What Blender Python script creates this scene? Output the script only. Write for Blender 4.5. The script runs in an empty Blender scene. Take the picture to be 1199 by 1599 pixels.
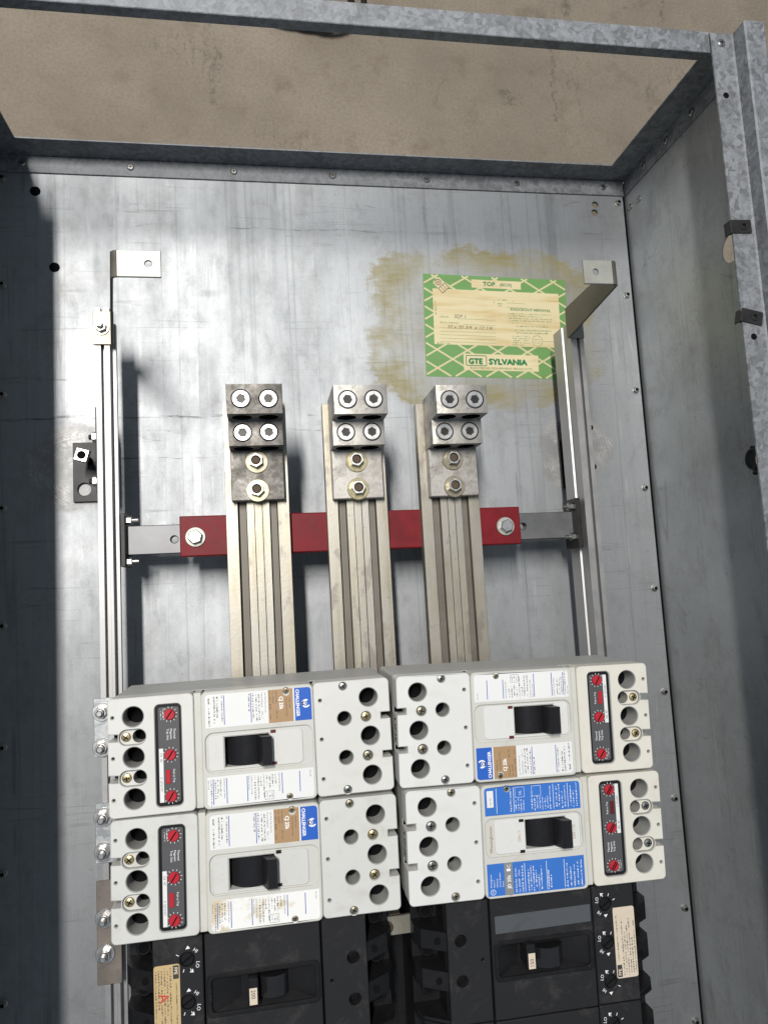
import bpy, bmesh, math, random
from mathutils import Matrix, Vector
from mathutils.geometry import tessellate_polygon
random.seed(7)
S = bpy.context.scene
C = S.collection
MM = 0.001
# ------------------------------------------------------------------ camera, light, exposure
PHI = (-0.1077, -0.1672, -0.0475)          # camera tilt (axis-angle) fitted to the rows of panel screws
CAM = Vector((330.16, -565.99, 941.74))     # millimetres, box back = z 0, box end = y 0
FPX = 1109.93
_v = Vector(PHI)
RW = Matrix.Rotation(_v.length, 3, _v.normalized()) @ Matrix(((1, 0, 0), (0, -1, 0), (0, 0, -1)))
def at(x, y, z):
    """photo pixel + height above the box back (mm) -> (x, y) in mm"""
    d = RW.transposed() @ Vector(((x - 600) / FPX, (y - 800) / FPX, 1.0))
    t = (z - CAM.z) / d.z
    p = CAM + d * t
    return (p.x, p.y)
cd = bpy.data.cameras.new('camera')
cam = bpy.data.objects.new('camera', cd); C.objects.link(cam)
cam.matrix_world = Matrix.Translation(CAM * MM) @ (RW.transposed() @ Matrix(((1, 0, 0), (0, -1, 0), (0, 0, -1)))).to_4x4()
cd.sensor_fit = 'HORIZONTAL'; cd.sensor_width = 36.0; cd.lens = FPX / 1199 * 36.0
cd.clip_start = 0.02; cd.clip_end = 60
S.camera = cam
W = bpy.data.worlds.new('World'); S.world = W; W.use_nodes = True
W.node_tree.nodes['Background'].inputs[0].default_value = (0.58, 0.68, 0.79, 1)
W.node_tree.nodes['Background'].inputs[1].default_value = 0.40
ld = bpy.data.lights.new('ceiling_strip_light', 'AREA')
ld.shape = 'RECTANGLE'; ld.size = 0.13; ld.size_y = 1.25; ld.energy = 132; ld.color = (1.0, 0.965, 0.91)
lo = bpy.data.objects.new('ceiling_strip_light', ld); C.objects.link(lo)
lo.location = (-0.232, 0.46, 3.14); lo.rotation_euler = (math.radians(-8), 0, 0)
S.view_settings.view_transform = 'Standard'; S.view_settings.look = 'None'
S.view_settings.gamma = 1.0; S.view_settings.use_curve_mapping = False
S.view_settings.exposure = 0.0
S.render.engine = 'CYCLES'
S.cycles.max_bounces = 6; S.cycles.diffuse_bounces = 3; S.cycles.glossy_bounces = 4; S.cycles.transmission_bounces = 0
# ------------------------------------------------------------------ materials
MAT = {}
class NT:
    """small node helper"""
    def __init__(s, name):
        m = bpy.data.materials.new(name); m.use_nodes = True
        s.m = m; s.t = m.node_tree; s.b = s.t.nodes['Principled BSDF']; MAT[name] = m
        s.co = s.t.nodes.new('ShaderNodeTexCoord').outputs['Object']
    def n(s, kind, **kw):
        x = s.t.nodes.new(kind)
        for k, v in kw.items():
            if k.startswith('_'): setattr(x, k[1:], v)
        return x
    def link(s, a, b): s.t.links.new(a, b)
    def val(s, sock, v):
        if hasattr(v, 'default_value') or hasattr(v, 'is_output'): s.link(v, sock)
        else: sock.default_value = v
    def mapping(s, scale=(1, 1, 1), loc=(0, 0, 0), rot=(0, 0, 0), src=None):
        m = s.n('ShaderNodeMapping'); m.inputs['Scale'].default_value = scale; m.inputs['Location'].default_value = loc
        m.inputs['Rotation'].default_value = rot
        s.link(src or s.co, m.inputs[0]); return m.outputs[0]
    def noise(s, scale, detail=4, rough=.55, vec=None, dist=0):
        x = s.n('ShaderNodeTexNoise'); x.inputs['Scale'].default_value = scale; x.inputs['Detail'].default_value = detail
        x.inputs['Roughness'].default_value = rough; x.inputs['Distortion'].default_value = dist
        s.link(vec or s.co, x.inputs['Vector']); return x.outputs['Fac']
    def voro(s, scale, vec=None, out='Color', feature='F1'):
        x = s.n('ShaderNodeTexVoronoi'); x.inputs['Scale'].default_value = scale; x.feature = feature
        s.link(vec or s.co, x.inputs['Vector']); return x.outputs[out]
    def ramp(s, fac, stops):
        r = s.n('ShaderNodeValToRGB'); e = r.color_ramp.elements
        while len(e) < len(stops): e.new(.5)
        for q, (p, c) in zip(e, stops):
            q.position = p; q.color = (c, c, c, 1) if isinstance(c, (int, float)) else (*c, 1)
        s.link(fac, r.inputs[0]); return r.outputs[0]
    def mix(s, fac, a, b, mode='MIX'):
        x = s.n('ShaderNodeMix'); x.data_type = 'RGBA'; x.blend_type = mode
        s.val(x.inputs[0], fac)
        for i, v in ((6, a), (7, b)):
            if isinstance(v, tuple): x.inputs[i].default_value = (*v, 1)
            else: s.link(v, x.inputs[i])
        return x.outputs[2]
    def math(s, op, a, b=0.0, clamp=False):
        x = s.n('ShaderNodeMath'); x.operation = op; x.use_clamp = clamp
        s.val(x.inputs[0], a); s.val(x.inputs[1], b); return x.outputs[0]
    def xyz(s):
        x = s.n('ShaderNodeSeparateXYZ'); s.link(s.co, x.inputs[0]); return x.outputs
    def bump(s, h, strength=.2, dist=.001):
        x = s.n('ShaderNodeBump'); x.inputs['Strength'].default_value = strength; x.inputs['Distance'].default_value = dist
        s.link(h, x.inputs['Height']); s.link(x.outputs[0], s.b.inputs['Normal'])
    def col(s, c):
        if isinstance(c, tuple): s.b.inputs['Base Color'].default_value = (*c, 1)
        else: s.link(c, s.b.inputs['Base Color'])
    def rough(s, r): s.val(s.b.inputs['Roughness'], r)
    def metal(s, r): s.val(s.b.inputs['Metallic'], r)

def simple(name, col, rough=.5, metal=0., var=.12, scale=60, bump=.05, dirt=None):
    t = NT(name)
    f = t.noise(scale, 5, .6)
    lo_ = tuple(c * (1 - var) for c in col); hi = tuple(min(1, c * (1 + var)) for c in col)
    c = t.mix(t.ramp(f, [(.3, 0.), (.7, 1.)]), lo_, hi)
    if dirt:
        d = t.ramp(t.noise(scale * .35, 6, .7), [(.52, 0.), (.75, 1.)])
        c = t.mix(t.math('MULTIPLY', d, dirt[1]), c, dirt[0])
    t.col(c); t.metal(metal)
    t.rough(t.math('ADD', t.math('MULTIPLY', f, .22), rough - .11))
    if bump: t.bump(t.noise(scale * 6, 3), bump, .0006)
    return t

# ---- concrete
FLOOR_MARKS = []
for (xa, ya, xb, yb, w_) in ((322, 30, 336, 165, .007), (338, 60, 340, 110, .004), (883, 0, 890, 40, .008), (860, 60, 870, 190, .004), (790, 140, 802, 165, .018), (1035, 0, 1030, 40, .006)):
    a_, b_ = at(xa, ya, -4), at(xb, yb, -4); FLOOR_MARKS.append((a_[0] * MM, a_[1] * MM, b_[0] * MM, b_[1] * MM, w_))
t = NT('concrete')
big = t.noise(3.2, 6, .62); fine = t.noise(240, 4, .7); mid = t.noise(22, 6, .65)
c = t.mix(t.ramp(big, [(.34, 0.), (.64, 1.)]), (.158, .130, .099), (.236, .199, .155))
c = t.mix(t.ramp(mid, [(.55, 0.), (.78, 1.)]), c, (.14, .11, .078))
c = t.mix(t.math('MULTIPLY', t.ramp(fine, [(.33, 1.), (.58, 0.)]), .42), c, (.11, .085, .062))
st = t.ramp(t.noise(9, 7, .75, dist=.6), [(.61, 0.), (.72, 1.)])
c = t.mix(t.math('MULTIPLY', st, .8), c, (.07, .055, .044))
wv = t.noise(5, 6, .7, t.mapping((1.5, .45, 1)))
crack = t.ramp(t.math('ABSOLUTE', t.math('SUBTRACT', wv, .5)), [(.0, 1.), (.006, 0.)])
crack = t.math('MULTIPLY', crack, t.ramp(t.noise(4, 2), [(.52, 0.), (.62, 1.)]))
c = t.mix(t.math('MULTIPLY', crack, .55), c, (.065, .05, .04))
fx, fy, fz = t.xyz()
for k, (x0, y0, x1, y1, w_) in enumerate(FLOOR_MARKS):
    nz = t.math('MULTIPLY', t.math('SUBTRACT', t.noise(26 + 5 * k, 5, .7), .5), .035)
    u = t.math('DIVIDE', t.math('SUBTRACT', fy, y0), (y1 - y0))
    dx = t.math('ABSOLUTE', t.math('SUBTRACT', t.math('SUBTRACT', fx, t.math('ADD', t.math('MULTIPLY', u, x1 - x0), x0)), nz))
    m_ = t.math('MULTIPLY', t.ramp(t.math('DIVIDE', dx, w_), [(.3, 1.), (1., 0.)]), t.math('MULTIPLY', t.math('GREATER_THAN', u, 0.), t.math('LESS_THAN', u, 1.)))
    m_ = t.math('MULTIPLY', m_, t.ramp(t.noise(70 + 9 * k, 4, .8), [(.44, 0.), (.56, 1.)]))
    c = t.mix(t.math('MULTIPLY', m_, .5), c, (.06, .05, .04))
t.col(c); t.rough(.78); t.bump(t.math('ADD', fine, t.math('MULTIPLY', mid, .6)), .5, .0012)

# ---- galvanised back panel (rolled sheet, streaks along its length)
def galv(name, base=(.50, .525, .55), dark=(.33, .355, .38), streak=(160, 2.2, 160), metal=.9, rough=.40, stain=False, dirt=.5, bumpk=.12, vary=1.0, cloud=.22, scr_k=.4, sheen=0.):
    t = NT(name)
    x, y, z = t.xyz()
    sk = t.noise(1, 5, .6, t.mapping(streak)); bl = t.noise(6, 6, .62); fn = t.noise(420, 3, .6); md = t.noise(38, 6, .7, t.mapping((1, .5, 1)))
    c = t.mix(t.ramp(sk, [(.3, 0.), (.7, 1.)]), base, tuple(b * .95 for b in base))
    c = t.mix(t.math('MULTIPLY', t.ramp(bl, [(.42, 0.), (.72, 1.)]), .55 * vary), c, dark)
    c = t.mix(t.math('MULTIPLY', t.ramp(md, [(.55, 0.), (.75, 1.)]), dirt), c, tuple(b * .8 for b in dark))
    # thin roll lines
    ln = t.noise(1, 2, .5, t.mapping((13, .12, 13)))
    line = t.ramp(t.math('ABSOLUTE', t.math('SUBTRACT', ln, .5)), [(0., 1.), (.006, 0.)])
    c = t.mix(t.math('MULTIPLY', line, .35), c, (.16, .165, .17))
    c = t.mix(t.math('MULTIPLY', t.ramp(t.noise(700, 2, .6), [(.40, 1.), (.62, 0.)]), .30), c, tuple(b * .6 for b in base))
    # scratches
    sc = t.noise(1, 2, .5, t.mapping((2, 60, 40), rot=(0, 0, .7)))
    scr = t.ramp(t.math('ABSOLUTE', t.math('SUBTRACT', sc, .5)), [(0., 1.), (.006, 0.)])
    scr = t.math('MULTIPLY', scr, t.ramp(t.noise(7, 2), [(.55, 0.), (.66, 1.)]))
    c = t.mix(t.math('MULTIPLY', scr, scr_k), c, (.15, .15, .15))
    for k, (rz, sx, sy, w_, lo_) in enumerate(((.15, 60, .8, .006, .58), (-.35, 45, .7, .009, .58), (1.35, 40, .8, .007, .60), (.9, .8, 36, .010, .59))):
        q = t.noise(1, 1, .5, t.mapping((sx, sy, 30), rot=(0, 0, rz), loc=(k * 3.1, k, 0)))
        q = t.ramp(t.math('ABSOLUTE', t.math('SUBTRACT', q, .5)), [(0., 1.), (w_, 0.)])
        q = t.math('MULTIPLY', q, t.ramp(t.noise(9 + k, 1, .6, t.mapping((1, 1, 1), loc=(k * 1.7, 0, k))), [(lo_ - .06, 0.), (lo_ + .04, 1.)]))
        c = t.mix(t.math('MULTIPLY', q, scr_k * (.75 if k % 2 else .5)), c, (.13, .13, .13) if k % 2 else (.62, .62, .61))
    gr = t.ramp(t.noise(16, 5, .8, t.mapping((1, .7, 1), loc=(.7, .2, 0))), [(.50, 0.), (.68, 1.)])
    c = t.mix(t.math('MULTIPLY', gr, .42), c, (.22, .216, .205))
    sp = t.ramp(t.noise(150, 3, .8), [(.66, 0.), (.72, 1.)])
    c = t.mix(t.math('MULTIPLY', sp, .55), c, (.12, .12, .118))
    r = t.math('ADD', t.math('MULTIPLY', bl, cloud), rough - cloud / 2)
    r = t.math('ADD', r, t.math('MULTIPLY', t.math('SUBTRACT', md, .5), .2))
    if sheen:
        vs_ = t.noise(1, 4, .6, t.mapping((9, .9, 1), loc=(2.3, .4, 0)))
        r = t.math('ADD', r, t.math('MULTIPLY', t.math('SUBTRACT', vs_, .5), sheen * 2.2))
        c = t.mix(t.math('MULTIPLY', t.ramp(vs_, [(.42, 0.), (.62, 1.)]), .2), c, tuple(b * .75 for b in base))
    m = metal
    if stain:
        wob = t.math('MULTIPLY', t.math('SUBTRACT', t.noise(15, 6, .75), .5), .17)
        wob2 = t.math('MULTIPLY', t.math('SUBTRACT', t.noise(60, 3, .6, t.mapping((1, 3, 1), rot=(0, 0, .5))), .5), .05)
        w = t.math('ADD', wob, wob2)
        def box(cx, cy, hx, hy):
            dx = t.math('DIVIDE', t.math('ABSOLUTE', t.math('SUBTRACT', x, cx)), hx)
            dy = t.math('DIVIDE', t.math('ABSOLUTE', t.math('SUBTRACT', y, cy)), hy)
            dd = t.math('POWER', t.math('ADD', t.math('POWER', dx, 4.), t.math('POWER', dy, 4.)), .25)
            return t.math('ADD', dd, t.math('MULTIPLY', w, 3.2))
        d = box(.655, -.208, .172, .120)
        mask = t.ramp(d, [(.0, .3), (.66, .4), (.82, .95), (.93, 1.), (1.0, 0.)])
        brush = t.ramp(t.noise(1, 4, .65, t.mapping((40, 200, 40), rot=(0, 0, -.6), loc=(.3, .1, 0))), [(.25, .5), (.6, 1.)])
        fade = t.ramp(t.noise(13, 4, .6), [(.34, .15), (.58, 1.)])
        mask = t.math('MULTIPLY', t.math('MULTIPLY', mask, brush), fade)
        glue = t.mix(t.ramp(d, [(.6, 0.), (.95, 1.)]), (.25, .225, .10), (.225, .18, .036))
        c = t.mix(t.math('MULTIPLY', mask, .86), c, glue)
        m = t.math('SUBTRACT', metal, t.math('MULTIPLY', mask, .7))
        # circular grinding marks where the feet are fixed
        for cx, cy in ((.098, -.398), (.772, -.388)):
            rr = t.math('POWER', t.math('ADD', t.math('POWER', t.math('SUBTRACT', x, cx), 2.), t.math('POWER', t.math('SUBTRACT', y, cy), 2.)), .5)
            rr = t.math('ADD', rr, t.math('MULTIPLY', t.math('SUBTRACT', t.noise(22, 4), .5), .05))
            disc = t.ramp(rr, [(.0, 1.), (.050, 1.), (.056, 0.)])
            rings = t.ramp(t.math('FRACT', t.math('MULTIPLY', rr, 330.)), [(.0, 0.), (.5, 1.), (1., 0.)])
            rings = t.math('MULTIPLY', rings, t.ramp(t.noise(30, 4, .7), [(.45, 0.), (.62, 1.)]))
            c = t.mix(t.math('MULTIPLY', disc, .6), c, (.30, .295, .29))
            c = t.mix(t.math('MULTIPLY', t.math('MULTIPLY', disc, rings), .7), c, (.60, .59, .58))
            r = t.math('ADD', r, t.math('MULTIPLY', disc, .06))
        # long scuffs across the sheet
        for k, (yy, x0, x1, th) in enumerate(((-.2795, -.01, .10, .0016), (-.331, .0, .30, .0026), (-.329, .395, .52, .0022), (-.386, .10, .34, .0013), (-.352, .30, .55, .0012), (-.0685, .30, .55, .001))):
            yo = t.math('SUBTRACT', y, t.math('ADD', yy, t.math('MULTIPLY', t.math('SUBTRACT', t.noise(14 + k, 3), .5), .012)))
            ms = t.ramp(t.math('DIVIDE', t.math('ABSOLUTE', yo), th), [(.2, 1.), (1., 0.)])
            inx = t.math('MULTIPLY', t.math('GREATER_THAN', x, x0), t.math('LESS_THAN', x, x1))
            ms = t.math('MULTIPLY', t.math('MULTIPLY', ms, inx), t.ramp(t.noise(30 + 3 * k, 4, .7, t.mapping((1, 12, 1))), [(.48, 0.), (.58, 1.)]))
            c = t.mix(t.math('MULTIPLY', ms, .75), c, (.05, .05, .05))
    t.col(c); t.metal(m); t.rough(r)
    t.bump(t.math('ADD', t.math('MULTIPLY', fn, .5), md), bumpk, .0006)
    return t
galv('galvanised_back', stain=True, rough=.585, base=(.405, .42, .438), dark=(.275, .29, .308), vary=.55, sheen=.20, bumpk=.10, cloud=.10, scr_k=.6)
galv('galvanised_wall', base=(.40, .415, .425), dark=(.25, .262, .268), metal=.5, streak=(3, 90, 20), rough=.5, bumpk=.2, scr_k=.55, dirt=.6)
# spangled zinc for the folded flanges
def spangle(name, a, b, cdk, rough=.42, scale=75):
    t = NT(name)
    w = t.n('ShaderNodeVectorMath'); w.operation = 'ADD'
    nz = t.n('ShaderNodeTexNoise'); nz.inputs['Scale'].default_value = 45; t.link(t.co, nz.inputs['Vector'])
    sc = t.n('ShaderNodeVectorMath'); sc.operation = 'SCALE'; sc.inputs['Scale'].default_value = .02
    t.link(nz.outputs['Color'], sc.inputs[0]); t.link(t.co, w.inputs[0]); t.link(sc.outputs[0], w.inputs[1])
    v = t.voro(scale, w.outputs[0]); bw = t.n('ShaderNodeRGBToBW'); t.link(v, bw.inputs[0])
    v2 = t.voro(scale * 2.3, w.outputs[0]); bw2 = t.n('ShaderNodeRGBToBW'); t.link(v2, bw2.inputs[0])
    f = t.math('ADD', t.math('MULTIPLY', bw.outputs[0], .65), t.math('MULTIPLY', bw2.outputs[0], .35))
    c = t.mix(t.ramp(f, [(.25, 0.), (.75, 1.)]), a, b)
    d = t.ramp(t.noise(28, 6, .7), [(.50, 0.), (.75, 1.)])
    c = t.mix(t.math('MULTIPLY', d, .55), c, cdk)
    t.col(c); t.metal(.6); t.rough(t.math('ADD', t.math('MULTIPLY', f, .3), rough - .12)); t.bump(t.math('ADD', f, t.noise(300, 3)), .12, .0005)
spangle('spangled_zinc', (.175, .182, .193), (.30, .312, .332), (.10, .104, .108), .64, 170)
spangle('bright_zinc_strap', (.36, .38, .395), (.54, .555, .57), (.26, .27, .275), .46, 120)
t = simple('aluminium_rail', (.40, .395, .395), .5, .75, .08, 40, .04, ((.36, .34, .33), .35))
simple('rail_dull', (.50, .47, .42), .5, .7, .12, 30, .04, ((.30, .28, .25), .4))
# tinned, yellowed bus bars
t = NT('tinned_bar')
sk = t.noise(1, 5, .6, t.mapping((120, 5, 60))); md = t.noise(26, 6, .68, t.mapping((1, .45, 1)))
c = t.mix(t.ramp(sk, [(.3, 0.), (.7, 1.)]), (.29, .262, .20), (.40, .372, .31))
c = t.mix(t.ramp(t.noise(9, 4, .6, t.mapping((2.5, 1, 1))), [(.42, 0.), (.66, 1.)]), c, (.36, .345, .315))
pt = t.ramp(md, [(.555, 0.), (.60, 1.)])
c = t.mix(t.math('MULTIPLY', pt, .75), c, (.24, .215, .195))
pk = t.ramp(t.noise(170, 4, .7), [(.64, 0.), (.70, 1.)])
c = t.mix(t.math('MULTIPLY', pk, .45), c, (.11, .095, .08))
t.col(c); t.metal(.8); t.rough(t.math('ADD', t.math('MULTIPLY', md, .3), .30)); t.bump(t.noise(260, 3), .10, .0006)
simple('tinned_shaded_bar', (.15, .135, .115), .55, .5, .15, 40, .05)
def castal(name, a, b, g0, g1):
    t = NT(name)
    g = t.ramp(t.noise(42, 8, .78, dist=.3), [(g0, 0.), (g1, 1.)])
    c = t.mix(g, a, b)
    c = t.mix(t.math('MULTIPLY', t.ramp(t.noise(170, 4, .7), [(.58, 0.), (.70, 1.)]), .6), c, (.12, .11, .10))
    t.col(c); t.metal(.6); t.rough(t.math('ADD', t.math('MULTIPLY', g, .12), .5)); t.bump(t.noise(320, 4, .7), .22, .0006)
castal('grimy_lug', (.29, .275, .255), (.105, .096, .086), .34, .60)
castal('clean_lug', (.40, .385, .36), (.26, .24, .215), .44, .68)
castal('worn_lug', (.39, .375, .35), (.20, .185, .165), .44, .66)
simple('bright_steel', (.58, .57, .56), .34, .95, .08, 90, .05, ((.45, .42, .40), .4))
simple('zinc_gold', (.46, .41, .25), .36, .85, .18, 90, .04, ((.25, .20, .12), .5))
simple('zinc_dull', (.30, .27, .20), .42, .8, .2, 90, .04, ((.16, .13, .09), .5))
simple('brass_screw', (.62, .50, .27), .32, .95, .12, 200, .03, ((.25, .19, .10), .4))
simple('steel_screw', (.36, .355, .34), .34, .95, .12, 200, .03, ((.22, .20, .17), .4))
simple('socket_dark', (.028, .026, .024), .4, .5, .3, 300, .1)
simple('rusty_thread', (.085, .06, .038), .7, .4, .4, 300, .2)
simple('black_steel', (.020, .0195, .0205), .5, .3, .25, 70, .12)
simple('black_gap', (.006, .006, .007), .9, 0, .1, 40, 0).b.inputs['Specular IOR Level'].default_value = .05
simple('dark_plate', (.20, .175, .155), .6, .45, .22, 55, .2, ((.10, .09, .08), .5))
simple('iridescent_zinc', (.36, .335, .26), .5, .8, .14, 60, .06, ((.40, .28, .23), .6))
simple('bracket_zinc', (.40, .405, .37), .56, .8, .10, 40, .06, ((.30, .27, .20), .5))
simple('arm_zinc_shaded', (.16, .15, .125), .6, .6, .15, 40, .06, ((.09, .08, .065), .5))  # darker bracket zinc; shade on the arm is put into its colour
simple('grey_steel_bar', (.17, .17, .175), .5, .8, .15, 35, .06, ((.16, .15, .14), .5))
simple('red_insulator', (.165, .008, .013), .5, 0, .16, 50, .12, ((.06, .008, .011), .5))
MAT['red_insulator'].node_tree.nodes['Principled BSDF'].inputs['Specular IOR Level'].default_value = .2
def plastic(name, col, rough, dirtc, dirt, bump=.06):
    t = NT(name)
    t.b.inputs['Specular IOR Level'].default_value = .22 if max(col) < .05 else .4
    c = t.mix(t.ramp(t.noise(11, 5, .6), [(.35, 0.), (.7, 1.)]), col, tuple(q * .93 for q in col))
    d = t.ramp(t.noise(34, 8, .74, dist=.4), [(.53, 0.), (.76, 1.)])
    c = t.mix(t.math('MULTIPLY', d, dirt), c, dirtc)
    sp = t.ramp(t.noise(520, 3, .6), [(.70, 0.), (.76, 1.)])
    c = t.mix(t.math('MULTIPLY', sp, .35), c, tuple(q * .55 for q in col))
    t.col(c); t.rough(t.math('ADD', t.math('MULTIPLY', t.noise(40, 4), .2), rough - .1)); t.bump(t.noise(900, 3), bump, .0004)
plastic('white_plastic', (.60, .595, .57), .5, (.46, .43, .36), .35)
plastic('white_plastic_b', (.56, .56, .54), .52, (.38, .35, .28), .5)
plastic('white_plastic_c', (.63, .63, .615), .5, (.48, .46, .40), .3)
plastic('white_plastic_d', (.63, .605, .54), .5, (.48, .43, .33), .45)
plastic('escutcheon_plastic', (.54, .535, .50), .48, (.40, .37, .30), .45)
plastic('body_grey', (.44, .44, .42), .55, (.33, .31, .27), .3)
plastic('grey_plastic', (.33, .33, .315), .55, (.30, .28, .25), .3)
plastic('black_plastic', (.010, .010, .011), .40, (.040, .038, .035), .30, .12)
plastic('dusty_black', (.018, .018, .0195), .44, (.085, .08, .075), .45, .12)
plastic('toggle_black', (.013, .013, .015), .30, (.03, .03, .03), .3)
simple('shiny_black', (.012, .012, .013), .18, 0, .1, 60, .02)
plastic('trip_panel', (.075, .075, .08), .45, (.10, .10, .10), .2)
plastic('knob_red', (.42, .018, .030), .36, (.25, .02, .02), .3)
plastic('dark_red', (.10, .012, .015), .4, (.05, .01, .01), .3)
plastic('label_white', (.70, .70, .695), .5, (.62, .58, .50), .2, 0)
t = NT('label_stained')
d = t.ramp(t.noise(36, 5, .6, dist=.5), [(.50, 0.), (.62, 1.)])
t.col(t.mix(t.math('MULTIPLY', d, .8), (.75, .745, .73), (.53, .43, .25))); t.rough(.5)
plastic('label_blue', (.022, .105, .46), .42, (.03, .09, .34), .3, 0)
plastic('label_royal', (.035, .15, .50), .42, (.08, .18, .45), .3, 0)
plastic('label_tan', (.37, .235, .125), .45, (.30, .19, .10), .3, 0)
plastic('sticker_grey', (.075, .08, .088), .4, (.03, .03, .03), .5, 0)
plastic('label_grey', (.22, .225, .23), .45, (.15, .15, .15), .3, 0)
plastic('label_cream', (.62, .53, .42), .5, (.45, .36, .26), .4, 0)
plastic('label_yellow', (.50, .37, .19), .5, (.38, .26, .12), .5, 0)
simple('ink_white', (.80, .80, .80), .5, 0, .02, 40, 0)
simple('ink_black', (.035, .035, .04), .6, 0, .1, 40, 0)
simple('ink_blue', (.045, .09, .42), .5, 0, .1, 40, 0)
simple('ink_green', (.012, .17, .055), .5, 0, .1, 40, 0)
simple('ink_red', (.55, .04, .03), .5, 0, .1, 40, 0)
simple('ink_pencil', (.10, .085, .065), .6, 0, .2, 90, 0)
simple('emboss_white', (.60, .59, .55), .5, 0, .04, 40, 0)
# old varnished paper label
def paper(name, a, b, amt):
    t = NT(name)
    w = t.noise(1, 6, .62, t.mapping((7, 75, 10)), dist=.6)
    big = t.noise(14, 3, .5)
    f = t.math('MULTIPLY', t.ramp(w, [(.46, 0.), (.72, 1.)]), t.ramp(big, [(.34, .2), (.62, 1.)]))
    c = t.mix(t.math('MULTIPLY', f, amt), a, b)
    t.col(c); t.rough(.36); t.bump(w, .08, .0004)
paper('paper_green', (.145, .30, .10), (.135, .22, .06), .6)
paper('paper_cream', (.66, .575, .36), (.46, .30, .085), .8)
paper('paper_line', (.60, .53, .33), (.45, .36, .16), .5)

# ------------------------------------------------------------------ mesh helpers (all in mm)
def mesh_from(name, verts, faces, mats, mi=None, smooth=True, ang=26):
    me = bpy.data.meshes.new(name)
    me.from_pydata([(a * MM, b * MM, c * MM) for a, b, c in verts], [], faces)
    for m in (mats if isinstance(mats, (list, tuple)) else [mats]): me.materials.append(MAT[m])
    if mi: me.polygons.foreach_set('material_index', mi)
    bm = bmesh.new(); bm.from_mesh(me); bmesh.ops.remove_doubles(bm, verts=bm.verts, dist=1e-7)
    bmesh.ops.recalc_face_normals(bm, faces=bm.faces); bm.to_mesh(me); bm.free()
    if smooth:
        me.shade_smooth(); me.set_sharp_from_angle(angle=math.radians(ang))
    return me
def link(name, me, parent=None, loc=(0, 0, 0), rot=(0, 0, 0)):
    o = bpy.data.objects.new(name, me); C.objects.link(o)
    if parent is not None: o.parent = parent
    o.location = (loc[0] * MM, loc[1] * MM, loc[2] * MM); o.rotation_euler = rot
    return o
def thing(name, label, cat, base=(0, 0, 0), rotz=0., group=None):
    o = bpy.data.objects.new(name, None); C.objects.link(o); o.empty_display_size = .02
    o.location = (base[0] * MM, base[1] * MM, base[2] * MM); o.rotation_euler = (0, 0, rotz)
    o['label'] = label; o['category'] = cat
    if group: o['group'] = group
    return o
def neg(o):  # place a child that was modelled in world millimetres
    return tuple(-v / MM for v in o.location)
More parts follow.
